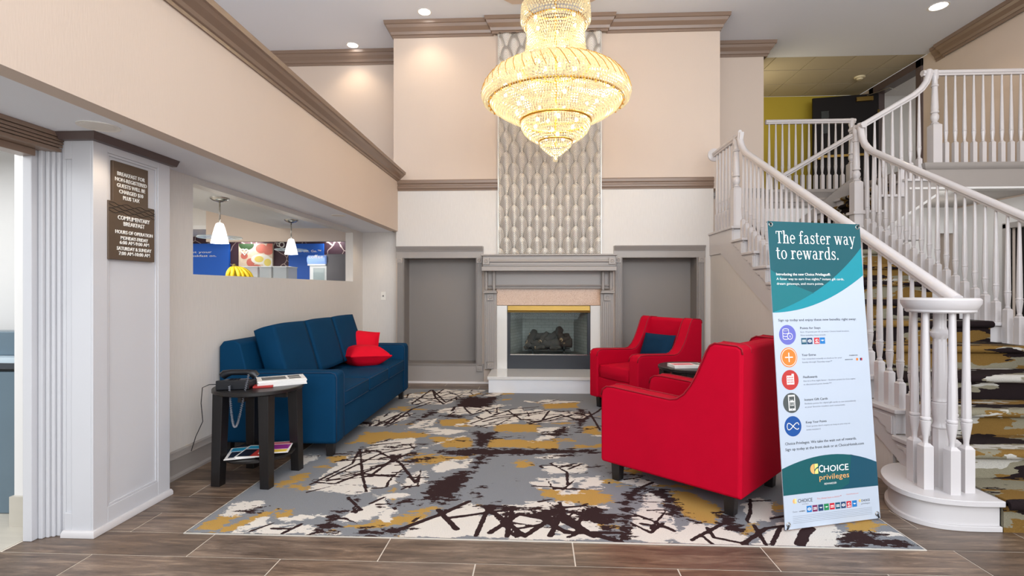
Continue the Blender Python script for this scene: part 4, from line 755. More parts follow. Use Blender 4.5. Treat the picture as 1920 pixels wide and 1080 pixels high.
# ================================================================= LEAF PANEL above the mantel
lp = thing('leaf_panel', 'tall silver relief panel of overlapping ribbed leaves rising behind the chandelier', 'wall panel', (.17, YB, 1.722))
PX0, PX1, PZ0, PZ1 = -.506, .85, 1.724, 4.685
MB().box(PX0, PX1, 6.935, YB-.006, PZ0, PZ1).build('backing', 'trim_gray', lp)
for a, b in ((PX0-.012, PX0), (PX1, PX1+.012)): MB().box(a, b, 6.90, YB, PZ0, PZ1).build('edge_strip', 'metal_edge', lp)
MB().box(.711, .7125, 6.925, 6.936, PZ0, PZ1).build('panel_joint', 'iron', lp)
def leaf_mesh(x0, x1, zt=0.0, zb=-.36):
    NX, NZ = 12, 18; LW, LL = .0755, .36; vs_ = []; ribs = []; rim = []; fs = []
    def hw(t):                                         # half width along the leaf, t from the round top to the tail
        if t < .42: return LW*math.sqrt(max(0, 1-((.42-t)/.42)**2))**.9
        return .030+(LW-.030)*(.5+.5*math.cos(math.pi*min(1, (t-.42)/.42)))
    for j in range(NZ+1):
        t = j/NZ; w = hw(t) if j else .004
        for i in range(NX+1):
            u = i/NX*2-1; x = max(x0, min(x1, u*w)); z = -t*LL
            q = x/LW
            y = -.006-.034*(1-t)-.034*(1-min(1, abs(x)/max(w, .01))**2)*(1-.75*t)*min(1, t*5+.12)
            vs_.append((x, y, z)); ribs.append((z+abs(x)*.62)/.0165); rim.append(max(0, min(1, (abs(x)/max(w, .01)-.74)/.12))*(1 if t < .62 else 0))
    for j in range(NZ):
        for i in range(NX):
            a = j*(NX+1)+i; fs.append((a, a+1, a+NX+2, a+NX+1))
    me = bpy.data.meshes.new('leaf'); me.from_pydata(vs_, [], fs); me.materials.append(MATS['leaf_silver'])
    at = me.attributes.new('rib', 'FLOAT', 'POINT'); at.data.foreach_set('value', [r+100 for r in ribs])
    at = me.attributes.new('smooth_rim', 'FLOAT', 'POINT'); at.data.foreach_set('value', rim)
    me.polygons.foreach_set('use_smooth', [True]*len(me.polygons)); me.update(); return me
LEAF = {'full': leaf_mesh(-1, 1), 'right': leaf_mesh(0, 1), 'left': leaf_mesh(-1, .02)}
o3 = ORG[lp.name]
nrow = 0
for r in range(24):
    z = PZ0+.10+r*.142
    if z-.30 > PZ1: break
    for k in range(7):
        if r % 2 == 0: x = PX0+k*.2055; kind = 'right' if k == 0 else 'full'
        else: x = PX0+.101+k*.2055; kind = 'left' if k == 6 else 'full'
        o = bpy.data.objects.new('leaf', LEAF[kind]); COL.objects.link(o); o.parent = lp
        o.location = (x-o3[0], 6.934-.0*r-o3[1], z-o3[2]); o.rotation_euler = (0, 0, 0)
        if z > PZ1:                                        # the top rows are cut by the crown moulding
            me = o.data.copy(); o.data = me; zz = PZ1-z
            for v in me.vertices:
                if v.co.z > zz: v.co.z = zz
        if z-.36 < PZ0:                                # the lowest rows are cut by the mantel
            me = o.data.copy(); o.data = me; zz = PZ0-z+.001
            for v in me.vertices:
                if v.co.z < zz: v.co.z = zz

# ================================================================= CHANDELIER
ch = thing('chandelier', 'large tiered crystal chandelier of gilt rings and bead strands hanging from the ceiling', 'chandelier', (CHX, CHY, 2.56))
def beads(rows, name, squash=1.15, jitter=.0):
    base = np.array([(1, 0, 0), (0, 1, 0), (-1, 0, 0), (0, -1, 0), (0, 0, squash), (0, 0, -squash)]); F = np.array([(0, 1, 4), (1, 2, 4), (2, 3, 4), (3, 0, 4), (1, 0, 5), (2, 1, 5), (3, 2, 5), (0, 3, 5)])
    V = []; FF = []; n0 = 0
    for j, (r, z, s) in enumerate(rows):
        n = max(4, int(2*math.pi*r/(s*2.35)))
        for k in range(n):
            a = 2*math.pi*(k+.5*(j % 2))/n; c, d = math.cos(a), math.sin(a); b = base*s
            p = np.stack([b[:, 0]*c-b[:, 1]*d+CHX+r*c, b[:, 0]*d+b[:, 1]*c+CHY+r*d, b[:, 2]+z], 1); V.append(p); FF.append(F+n0); n0 += 6
    mb = MB(); mb.v = np.concatenate(V).tolist(); mb.f = np.concatenate(FF).tolist()
    o = mb.build(name, 'crystal', ch, fix=False); o['kind'] = 'stuff'; return o
def along(p, step):
    out = []; acc = 0
    for (r0, z0), (r1, z1) in zip(p, p[1:]):
        L = math.hypot(r1-r0, z1-z0); n = max(1, int(L/step))
        for k in range(n): out.append((r0+(r1-r0)*k/n, z0+(z1-z0)*k/n))
    return out+[p[-1]]
def ring(r, z, t, name='gilt_ring', m='gold'):
    MB().tube([(CHX+r*math.cos(2*math.pi*k/64), CHY+r*math.sin(2*math.pi*k/64), z) for k in range(64)], t, 6, closed=True).build(name, m, ch, smooth=180)
TOP = [(.30, 4.12), (.34, 4.08), (.345, 3.95), (.315, 3.90)]
UP = [(.285, 3.90), (.285, 3.80), (.295, 3.68), (.315, 3.56), (.33, 3.48)]
SH = [(.345, 3.475), (.45, 3.46), (.56, 3.42), (.65, 3.36), (.71, 3.28), (.735, 3.20), (.72, 3.15), (.67, 3.13)]
BOWL = [(.655, 3.13), (.62, 3.085), (.55, 3.04), (.47, 3.0), (.40, 2.965), (.345, 2.94)]
CUP = [(.345, 2.945), (.34, 2.89), (.315, 2.84), (.27, 2.795), (.21, 2.76), (.165, 2.745)]
LOW = [(.16, 2.735), (.15, 2.70), (.12, 2.67), (.085, 2.64), (.05, 2.61), (.02, 2.59)]
beads([(r, z, .0125) for r, z in along(TOP, .026)], 'crown_beads')
beads([(r, z, .0105) for r, z in along(UP, .027)], 'upper_beads')
beads([(r-.02, z, .009) for r, z in along(UP, .03)], 'inner_beads')
beads([(r, z, .0125) for r, z in along(SH, .024)], 'shoulder_crystals', 1.5)
beads([(r, z, .0112) for r, z in along(BOWL, .026)], 'bowl_beads')
beads([(r, z, .0105) for r, z in along(CUP, .026)], 'cup_beads')
beads([(r, z, .009) for r, z in along(LOW, .019)], 'lower_beads')
for r, z, t in ((.30, 4.13, .012), (.31, 3.905, .010), (.335, 3.482, .013), (.665, 3.128, .011), (.348, 2.945, .014), (.168, 2.742, .009)): ring(r, z, t)
for k in range(48):                                    # gilt ribs of the shoulder
    a = 2*math.pi*k/48; P = []
    for i, (r, z) in enumerate(SH[:6]): w = a+.05*i; P.append((CHX+(r+.012)*math.cos(w), CHY+(r+.012)*math.sin(w), z+.008))
    MB().tube(P, .0035, 4).build('gilt_rib', 'gold', ch)
for k in range(36):
    a = 2*math.pi*k/36; MB().box(CHX+.67*math.cos(a)-.008, CHX+.67*math.cos(a)+.008, CHY+.67*math.sin(a)-.008, CHY+.67*math.sin(a)+.008, 3.105, 3.125).build('gilt_stud', 'gold', ch)
bs = [(.0, 3.66, 3), (.20, 3.60, 5), (.22, 3.95, 6), (.52, 3.26, 12), (.42, 3.09, 6), (.22, 2.93, 6), (.10, 2.79, 3)]
for r, z, n in bs:
    for k in range(n):
        a = 2*math.pi*k/n+z*7; MB().lathe([(.0, -.02), (.013, -.014), (.017, 0), (.013, .014), (0, .022)], (CHX+r*math.cos(a), CHY+r*math.sin(a), z), 8).build('bulb', 'bulb_warm', ch, smooth=180)
MB().lathe([(.004, 2.62), (.006, 2.585), (.02, 2.578), (.027, 2.562), (.02, 2.545), (0, 2.538)], (CHX, CHY, 0), 12).build('finial', 'crystal', ch, smooth=60)
MB().tube([(CHX, CHY, 2.7), (CHX, CHY, 4.86)], .012, 8).lathe([(.05, 4.3), (.11, 4.45), (.13, 4.6), (.05, 4.7)], (CHX, CHY, 0), 16).build('stem', 'gold', ch, smooth=40)
MB().lathe([(.02, 4.80), (.10, 4.82), (.14, 4.86), (.14, 4.875)], (CHX, CHY, 0), 24).build('ceiling_canopy', 'gold', ch, smooth=40)
oc = [(CHX+1.30*math.cos(R(22.5+45*k)), CHY+1.30*math.sin(R(22.5+45*k))) for k in range(8)]
oc = [(x, y+.13) for x, y in oc]
tag(MB().prism(oc, 'z', CEIL-.012, CEIL).build('ceiling_medallion', 'wall_upper'), 'peach octagonal medallion flat on the ceiling above the chandelier', 'medallion')
# ================================================================= RUG
exec_rug = True
N_ = .0125
nx, ny = int(round((RX1-RX0)/N_)), int(round((RY1-RY0)/N_))
gx = np.linspace(RX0+.004, RX1-.004, nx+1); gy = np.linspace(RY0+.004, RY1-.004, ny+1); GX, GY = np.meshgrid(gx, gy)
def sd_poly(P):
    """signed distance to a polygon, positive inside"""
    D = np.full(GX.shape, 1e9); ins = np.zeros(GX.shape, bool)
    for (x0, y0), (x1, y1) in zip(P, P[1:]+P[:1]):
        ex, ey = x1-x0, y1-y0; t = np.clip(((GX-x0)*ex+(GY-y0)*ey)/(ex*ex+ey*ey+1e-9), 0, 1); D = np.minimum(D, np.hypot(GX-x0-t*ex, GY-y0-t*ey))
        c = ((y0 > GY) != (y1 > GY)) & (GX < (x1-x0)*(GY-y0)/((y1-y0) if y1 != y0 else 1e-9)+x0); ins ^= c
    return np.where(ins, D, -D)
FLD = {k: np.full(GX.shape, -.2) for k in 'gwdhs'}
for k in 'gwd':
    for P in RUG_POLY[k]: FLD[k] = np.maximum(FLD[k], sd_poly(P))
rng = np.random.RandomState(3)
for w, P in RUG_STROKE:
    D = np.full(GX.shape, 1e9)
    for (x0, y0), (x1, y1) in zip(P, P[1:]):
        ex, ey = x1-x0, y1-y0; t = np.clip(((GX-x0)*ex+(GY-y0)*ey)/(ex*ex+ey*ey+1e-9), 0, 1); D = np.minimum(D, np.hypot(GX-x0-t*ex, GY-y0-t*ey))
    FLD['s'] = np.maximum(FLD['s'], w*.55-D)
wh = np.clip(FLD['w'], -.2, .2)
for _ in range(420):                                    # fine dark twigs and grey cuts across the pale patches
    x, y = rng.uniform(RX0, RX1), rng.uniform(RY0, RY1); a = rng.normal(.35, .5)+(math.pi/2 if rng.rand() < .25 else 0); L = rng.uniform(.12, .45); x1, y1 = x+L*math.cos(a), y+L*math.sin(a)
    t = np.clip(((GX-x)*(x1-x)+(GY-y)*(y1-y))/(L*L), 0, 1); D = np.hypot(GX-x-t*(x1-x), GY-y-t*(y1-y))
    k = 's' if rng.rand() < .55 else 'h'
    FLD[k] = np.maximum(FLD[k], np.where(wh > -.06, .010*(1-.6*t)-D, -.2))
for _ in range(170):                                    # long dark branches that criss-cross the pale patches
    x, y = rng.uniform(RX0, RX1), rng.uniform(RY0, RY1); a = rng.normal(.42, .28) if rng.rand() < .72 else rng.normal(1.75, .45); L = rng.uniform(.35, 1.0); cv = rng.normal(0, .12)
    w0 = rng.uniform(.006, .015); D = np.full(GX.shape, 1e9); px_, py_ = x, y
    for q in range(1, 6):
        aa = a+cv*(q-3); qx, qy = px_+L/5*math.cos(aa), py_+L/5*math.sin(aa); ex, ey = qx-px_, qy-py_
        t = np.clip(((GX-px_)*ex+(GY-py_)*ey)/(ex*ex+ey*ey), 0, 1); D = np.minimum(D, np.hypot(GX-px_-t*ex, GY-py_-t*ey)+.0015*(q-1)); px_, py_ = qx, qy
    FLD['s'] = np.maximum(FLD['s'], np.where(wh > -.03, w0-D, -.2))
FLD['w'] = FLD['w']+.012
cov = np.maximum(FLD['w'], np.maximum(FLD['g'], FLD['d']))
for _ in range(0): pass
for _ in range(150):                                    # small scattered patches on the plain ground
    x, y = rng.uniform(RX0, RX1), rng.uniform(RY0, RY1); a = rng.normal(.3, .4); rx, ry = rng.uniform(.05, .2), rng.uniform(.015, .05); c, s = math.cos(a), math.sin(a)
    u, v = (GX-x)*c+(GY-y)*s, -(GX-x)*s+(GY-y)*c; f = (1-np.hypot(u/rx, v/ry))*ry
    k = 'gwd'[rng.choice(3, p=(.4, .4, .2))]
    i, j = int((y-RY0)/(RY1-RY0)*ny), int((x-RX0)/(RX1-RX0)*nx)
    if cov[i, j] > -.10: FLD[k] = np.maximum(FLD[k], np.where(cov > -.16, f, -.2))
FLD['d'] = FLD['d']-.008
FLD['h'] = np.where(FLD['w'] > .0, FLD['h'], -.2)
rug = bpy.data.meshes.new('rug')
vs_ = np.stack([GX.ravel(), GY.ravel(), np.full(GX.size, .004)], 1)
ii = (np.arange(ny)[:, None]*(nx+1)+np.arange(nx)[None, :]).ravel()
rug.from_pydata(vs_.tolist(), [], np.stack([ii, ii+1, ii+nx+2, ii+nx+1], 1).tolist())
for k in 'gwdhs':
    at = rug.attributes.new('f'+k, 'FLOAT', 'POINT'); at.data.foreach_set('value', np.clip(FLD[k], -.2, .2).ravel().astype(np.float32))
rug.materials.append(MATS['rug_pile'])
ru = bpy.data.objects.new('rug', rug); COL.objects.link(ru); ORG['rug'] = (0, 0, 0)
tag(ru, 'large inset rug patterned in grey, ochre, cream and dark brown between sofa and armchairs', 'rug')
MB().box(RX0, RX1, RY0, RY1, -.008, .0035).build('rug_backing', 'rug_pile', ru)
MB().box(RX0-.006, RX1+.006, RY0-.006, RY0, -.01, .004).box(RX0-.006, RX1+.006, RY1, RY1+.006, -.01, .004).box(RX0-.006, RX0, RY0, RY1, -.01, .004).box(RX1, RX1+.006, RY0, RY1, -.01, .004).build('edge_strip', 'metal_edge', ru)

# ================================================================= SOFA
so = thing('sofa', 'long blue upholstered three-seat sofa with square arms along the left wall', 'sofa', (-1.95, 4.88, 0))
SY0, SY1, SX0, SX1 = 3.80, 5.96, -2.405, -1.49
def rbox(x0, x1, y0, y1, z0, z1, name, m, parent, r=.03, seg=4):
    bm = bmesh.new(); bmesh.ops.create_cube(bm, size=1)
    for v in bm.verts: v.co = ((x0+x1)/2+v.co.x*(x1-x0), (y0+y1)/2+v.co.y*(y1-y0), (z0+z1)/2+v.co.z*(z1-z0))
    bmesh.ops.bevel(bm, geom=bm.edges[:], offset=r, segments=seg, affect='EDGES', profile=.5)
    me = bpy.data.meshes.new(name); o3 = ORG.get(parent.name, (0, 0, 0)); bmesh.ops.translate(bm, verts=bm.verts, vec=[-c for c in o3]); bm.to_mesh(me); bm.free()
    me.polygons.foreach_set('use_smooth', [True]*len(me.polygons)); me.materials.append(MATS[m]); o = bpy.data.objects.new(name, me); COL.objects.link(o); o.parent = parent; ORG[o.name] = o3; return o
rbox(SX0, SX1-.02, SY0+.1, SY1-.1, .10, .36, 'base', 'blue_velvet', so, .02)
bk = MB().prism([(SX0, .36), (SX0, .83), (SX0+.03, .87), (SX0+.12, .875), (SX0+.16, .85), (SX0+.25, .50), (SX0+.26, .36)], 'y', SY0+.015, SY1-.015).build('back_frame', 'blue_velvet', so, bevel=.012, seg=3)
for y0, y1 in ((SY0, SY0+.165), (SY1-.165, SY1)):
    a = rbox(SX0, SX1, y0, y1, .10, .645, 'arm', 'blue_velvet', so, .035)
    ye = y0+.012 if y0 == SY0 else y1-.012
    for yy in (y0+.008, y1-.008): MB().tube([(SX0+.02, yy, .625), (SX1-.05, yy, .638), (SX1-.018, yy, .628), (SX1-.006, yy, .60), (SX1-.006, yy, .12)], .0045, 5).build('piping', 'blue_piping', a, smooth=180)
n3 = (SY1-SY0-.33)/3
for k in range(3):
    y0 = SY0+.165+n3*k
    c = rbox(SX0+.22, SX1-.005, y0+.004, y0+n3-.004, .345, .475, 'seat_cushion', 'blue_velvet', so, .025)
    for zz in (.462, .36): MB().tube([(SX0+.3, y0+.012, zz), (SX1-.02, y0+.012, zz), (SX1-.006, y0+.03, zz), (SX1-.006, y0+n3-.03, zz), (SX1-.02, y0+n3-.012, zz)], .004, 5).build('piping', 'blue_piping', c, smooth=180)
    rot = Matrix.Rotation(R(15), 3, 'Y').to_3x3() @ Matrix.Identity(3)
    rot = Matrix.Rotation(R(-17), 3, 'Y')
    b = MB().cushion((SX0+.315, y0+n3/2, .735), (.17, n3-.012, .50), rot, puff=.0, n=12)
    b.build('back_cushion', 'blue_velvet', so, smooth=180)
for x in (SX0+.05, SX1-.07):
    for y in (SY0+.06, SY1-.06): MB().prism([(x-.03, .10), (x+.03, .10), (x+.022, 0), (x-.022, 0)], 'y', y-.028, y+.028).build('leg', 'dark_leg', so)
def pillow(name, label, cat, c, size, rot, m, group=None, puff=.9):
    mb = MB().cushion((0, 0, 0), size, None, puff=puff, n=16, pinch=.82)
    o = mb.build(name, m, None, smooth=180); o.location = c; o.rotation_euler = rot; return tag(o, label, cat, group)
pillow('throw_pillow', 'plump red pillow lying flat on the far seat of the blue sofa', 'pillow', (-1.82, 5.38, .565), (.46, .46, .12), (R(-4), R(3), R(40)), 'red_pillow')
pillow('throw_pillow', 'red pillow propped behind the flat one against the blue sofa back', 'pillow', (-1.96, 5.71, .635), (.40, .40, .085), (R(58), R(8), R(22)), 'red_pillow')

# ================================================================= ARMCHAIRS
def armchair(name, label, corner, fwd, W, D):
    """local frame: x along the depth (0 front, D back), y across, z up; corner = front corner, fwd = facing direction"""
    root = thing(name, label, 'armchair', (corner[0], corner[1], 0))
    ang = math.atan2(-fwd[1], -fwd[0]); root.rotation_euler = (0, 0, ang); ORG[root.name] = (0, 0, 0)
    T = .13
    arc = [(.50, .605), (.545, .615), (.59, .65), (.63, .705), (.665, .77), (.70, .85), (.725, .91), (.745, .945), (.775, .962)]
    prof = [(0, .12), (0, .56), (.012, .60), (.045, .622), (.10, .625), (.30, .614)]+arc+[(D-.03, .955), (D-.005, .94), (D, .91), (D-.01, .12)]
    for y0 in (0, W-T):
        s = MB().prism(prof, 'y', y0, y0+T).build('arm', 'red_cloth', root, bevel=.02, seg=3)
        for yy in (y0+.006, y0+T-.006): MB().tube([(x, yy, z+.0) for x, z in prof[1:-1]]+[(D-.008, yy, .13)][:0], .0045, 5).build('piping', 'red_piping', s, smooth=180)
    MB().prism([(D-.20, .40), (D-.13, .93), (D-.10, .955), (D-.03, .952), (D-.004, .935), (D, .90), (D-.01, .12), (D-.10, .12)], 'y', T-.02, W-T+.02).build('backrest', 'red_cloth', root, bevel=.015, seg=3)
    MB().prism([(D-.06, .95), (D-.03, .955), (D-.002, .938), (D+.003, .90), (D-.007, .12), (D-.06, .12)], 'y', .006, W-.006).build('back_panel', 'red_cloth', root, bevel=.012, seg=3)
    rbox(.02, D-.08, T-.015, W-T+.015, .12, .34, 'base', 'red_cloth', root, .015)
    MB().cushion((.36, W/2, .405), (.72, W-2*T-.004, .135), None, puff=.12, n=10).build('seat_cushion', 'red_cloth', root, smooth=180)
    for x in (.09, D-.09):
        for y in (.07, W-.07): MB().prism([(x-.032, .12), (x+.032, .12), (x+.024, 0), (x-.024, 0)], 'y', y-.028, y+.028).build('leg', 'dark_leg', root)
    return root
a1 = armchair('armchair', 'red armchair in front, its side and back to us, next to the banner', (.425, 3.475), (-.734, .679), .74, .93)
a1.rotation_euler.z = math.atan2(-.679, .734)
a2 = armchair('armchair', 'red armchair facing us beside the hearth, a navy lumbar pillow on its seat', (.57, 5.62), (-.845, -.535), .74, .90)
def chair_pt(corner, fwd, x, y, z):
    f = Vector((-fwd[0], -fwd[1])).normalized(); l = Vector((-f.y, f.x)); p = Vector(corner)+f*x+l*y; return (p.x, p.y, z)
# the second chair's corner is its front-left as we look at it, so its width runs towards us
a2.scale = (1, 1, 1)
fw2 = Vector((.845, .535)).normalized()
a2.location = (.57+.74*fw2.y, 5.62-.74*fw2.x, 0)
def on_chair(root, x, y, z): return root.matrix_basis @ Vector((x, y, z))
for root, lab, yy in ((a2, 'navy lumbar pillow leaning in the red armchair by the hearth', .37), (a1, 'navy lumbar pillow half hidden inside the nearer red armchair', .37)):
    bpy.context.view_layer.update()
    p = on_chair(root, .62, yy, .645); z = root.rotation_euler.z
    o = pillow('lumbar_pillow', lab, 'pillow', p, (.31, .46, .075), (0, 0, 0), 'navy_cloth', puff=.8)
    o.rotation_mode = 'QUATERNION'; o.rotation_quaternion = (Matrix.Rotation(z, 3, 'Z') @ Matrix.Rotation(R(-68), 3, 'Y')).to_quaternion()

# ================================================================= SIDE TABLES
def side_table(name, label, x, y, rz, shelf=True):
    t = thing(name, label, 'side table', (x, y, 0)); t.rotation_euler.z = rz; ORG[t.name] = (0, 0, 0)
    MB().lathe([(0, .592), (.272, .592), (.28, .598), (.28, .616), (.276, .62), (0, .62)], n=48).build('tabletop', 'black_wood', t, smooth=40)
    MB().box(-.2, .2, -.012, .012, .545, .592).box(-.012, .012, -.2, .2, .545, .592).build('apron', 'black_wood', t)
    for a in range(4):
        c, s = math.cos(R(45+90*a)), math.sin(R(45+90*a)); p = MB()
        for z, w, rr in ((0, .03, .243), (.592, .036, .225)): p.v += [(c*rr+dx*w, s*rr+dy*w, z) for dx, dy in ((-1, -1), (1, -1), (1, 1), (-1, 1))]
        p.f = [(3, 2, 1, 0), (4, 5, 6, 7), (0, 1, 5, 4), (1, 2, 6, 5), (2, 3, 7, 6), (3, 0, 4, 7)]
        p.build('leg', 'black_wood', t, bevel=.003)
    if shelf: MB().lathe([(0, .16), (.218, .16), (.224, .166), (.224, .178), (0, .182)], n=40).build('shelf', 'black_wood', t, smooth=40)
    return t
T1 = (-1.862, 3.395); side_table('side_table', 'round black side table with lower shelf next to the blue sofa, holding a telephone', T1[0], T1[1], R(-6))
T2 = (1.31, 4.42); side_table('side_table', 'round black side table between the two red armchairs', T2[0], T2[1], R(20))
# telephone
ph = thing('telephone', 'black desk telephone on the round table beside the blue sofa', 'telephone', (-1.96, 3.30, .62)); ORG[ph.name] = (0, 0, 0); ph.rotation_euler.z = R(12)
MB().prism([(-.085, 0), (.085, 0), (.085, .042), (.0, .052), (-.085, .062)], 'x', -.10, .10).build('base', 'plastic_black', ph, bevel=.006)
MB().tube([(-.105, .045, .070), (-.09, .045, .084), (-.05, .045, .094), (.05, .045, .092), (.09, .045, .080), (.105, .045, .062)], [.026, .028, .02, .02, .028, .026], 10).build('handset', 'plastic_black', ph, smooth=50)
MB().box(-.07, .07, -.07, .02, .05, .056).build('keypad_plate', 'plastic_gray', ph)
for i in range(4):
    for j in range(3): MB().box(-.03+.022*j-.007, -.03+.022*j+.007, -.062+.02*i-.006, -.062+.02*i+.006, .055, .061).build('key', 'plastic_black', ph)
P = []
for k in range(260):
    t = k/259; cx = -.01+.115*t; cz = .02*t-.27*math.sin(math.pi*t)**1.0*(.7+.3*math.sin(math.pi*t)); w = k*1.5
    P.append((cx+.007*math.cos(w), -.105-.09*math.sin(math.pi*t)*.7+.007*math.sin(w)*.6, .03+cz+.05*t*t))
MB().tube(P, .0026, 4).build('coiled_cord', 'cord_gray', ph, smooth=180)
MB().tube([(-.10, .03, .02), (-.19, .06, .015), (-.245, .09, -.01), (-.265, .12, -.12), (-.27, .16, -.25), (-.33, .20, -.36), (-.36, .22, -.44), (-.375, .24, -.47)], .0028, 5).build('line_cord', 'plastic_black', ph, smooth=180)
# papers and magazines
def flat_stack(name, label, cat, c, rz, w, d, n, m, group=None, print_m=None, th=.006, fold=False):
    t = thing(name, label, cat, c, group); t.rotation_euler.z = rz; ORG[t.name] = (0, 0, 0)
    for k in range(n):
        a = random.uniform(-.06, .06); mb = MB(); z0 = k*th
        q = [(x*math.cos(a)-y*math.sin(a), x*math.sin(a)+y*math.cos(a)) for x, y in ((-w/2, -d/2), (w/2, -d/2), (w/2, d/2), (-w/2, d/2))]
        o = mb.prism(q, 'z', z0, z0+th*.9).build('section' if name == 'newspaper' else 'sheet', m, t)
    top = n*th
    for (x0, x1, y0, y1, mm) in print_m or []:
        MB().box(x0*w, x1*w, y0*d, y1*d, top-.0005, top+.0006).build('print', mm, t)
    return t
flat_stack('newspaper', 'folded stack of newspapers on the round table behind the telephone', 'newspaper', (-1.745, 3.46, .62), R(32), .30, .20, 5, 'paper', print_m=[(-.4, .1, -.3, .3, 'paper_ink'), (.15, .4, -.35, -.1, 'paper_ink'), (.15, .4, 0, .35, 'paper_ink')], th=.008)
tag(MB().box(-.06, .06, -.04, .04, 0, .012).build('notebook', 'paper_red', None, bevel=.002), 'small dark red booklet between telephone and newspapers', 'booklet').location = (-1.80, 3.335, .62)
bpy.data.objects['notebook'].rotation_euler.z = R(20)
mg = [('magazine with a blue cover fanned at the near side of the table shelf', (-1.93, 3.32, .184), 20, [(-.45, .45, .15, .45, 'print_cyan'), (-.4, .1, -.4, .1, 'print_dark'), (.1, .45, -.4, .0, 'print_pink')]),
      ('magazine with a dark portrait cover in the middle of the table shelf', (-1.85, 3.34, .190), 8, [(-.45, .45, .2, .45, 'print_cyan'), (-.45, .0, -.45, .15, 'print_dark'), (0, .45, -.45, .15, 'paper_red')]),
      ('magazine with a purple cover sticking out at the far side of the table shelf', (-1.755, 3.42, .192), 15, [(-.45, .45, -.2, .2, 'print_purple'), (-.45, .45, -.45, -.25, 'print_yellow'), (-.45, .45, .25, .45, 'print_pink')])]
for lab, c, rz, pm in mg: flat_stack('magazine', lab, 'magazine', c, R(rz), .18, .25, 2, 'paper', 'magazines on the table shelf', pm, th=.003)
flat_stack('brochure', 'pink and white brochures on the table between the red armchairs', 'brochure', (1.24, 4.36, .62), R(10), .26, .15, 4, 'paper', print_m=[(-.45, .2, -.3, .3, 'print_pink'), (.25, .45, -.3, .3, 'paper_ink')], th=.006)
# ================================================================= BANNER
bn = thing('banner_stand', 'tall white and teal rewards banner on a slim stand beside the red armchair', 'banner', (1.289, 2.747, 0)); ORG[bn.name] = (0, 0, 0)
bd = Vector((.9598, .2806, 0)); bu = Vector((-.0224, .0765, .9968)).normalized(); bnn = bd.cross(bu).normalized()
bm_ = Matrix(((bd.x, bu.x, bnn.x), (bd.y, bu.y, bnn.y), (bd.z, bu.z, bnn.z))).to_4x4()
bn.rotation_mode = 'QUATERNION'; bn.rotation_quaternion = bm_.to_quaternion(); bn.location = Vector((1.289, 2.747, .014))
BW, BH = .612, 1.625
pn = MB().box(0, BW, 0, BH, -.004, 0).build('banner_panel', 'banner_white', bn)
def flat(poly, m, z, name='print', parent=bn): return MB().prism(poly, 'z', max(0, z-.0006), z).build(name, m, parent)
def qb(p0, p1, p2, n=16): return [((1-t)**2*p0[0]+2*t*(1-t)*p1[0]+t*t*p2[0], (1-t)**2*p0[1]+2*t*(1-t)*p1[1]+t*t*p2[1]) for t in [k/n for k in range(n+1)]]
arc1 = qb((0, 1.128), (.30, 1.128), (BW, 1.333))
flat([(0, BH), (0, 1.128)]+arc1[1:]+[(BW, BH)], 'teal_light', .0006, 'header_print')
arc2 = qb((0.0, 1.13), (.36, 1.23), (BW, 1.492))
flat([(0, BH)]+arc2+[(BW, BH)], 'teal_dark', .0012, 'header_print')
flat([(0, 1.129)]+arc1[1:10]+[(.354, 1.212), (.149, 1.30), (0, 1.37)], 'teal_mid', .0016, 'header_print') if False else None
lo = [p for p in arc2 if p[0] <= .28]
flat([(0.0, 1.36), (.0, 1.131)]+lo[1:]+[(.272, 1.232), (.149, 1.274)], 'teal_mid', .0016, 'header_print')
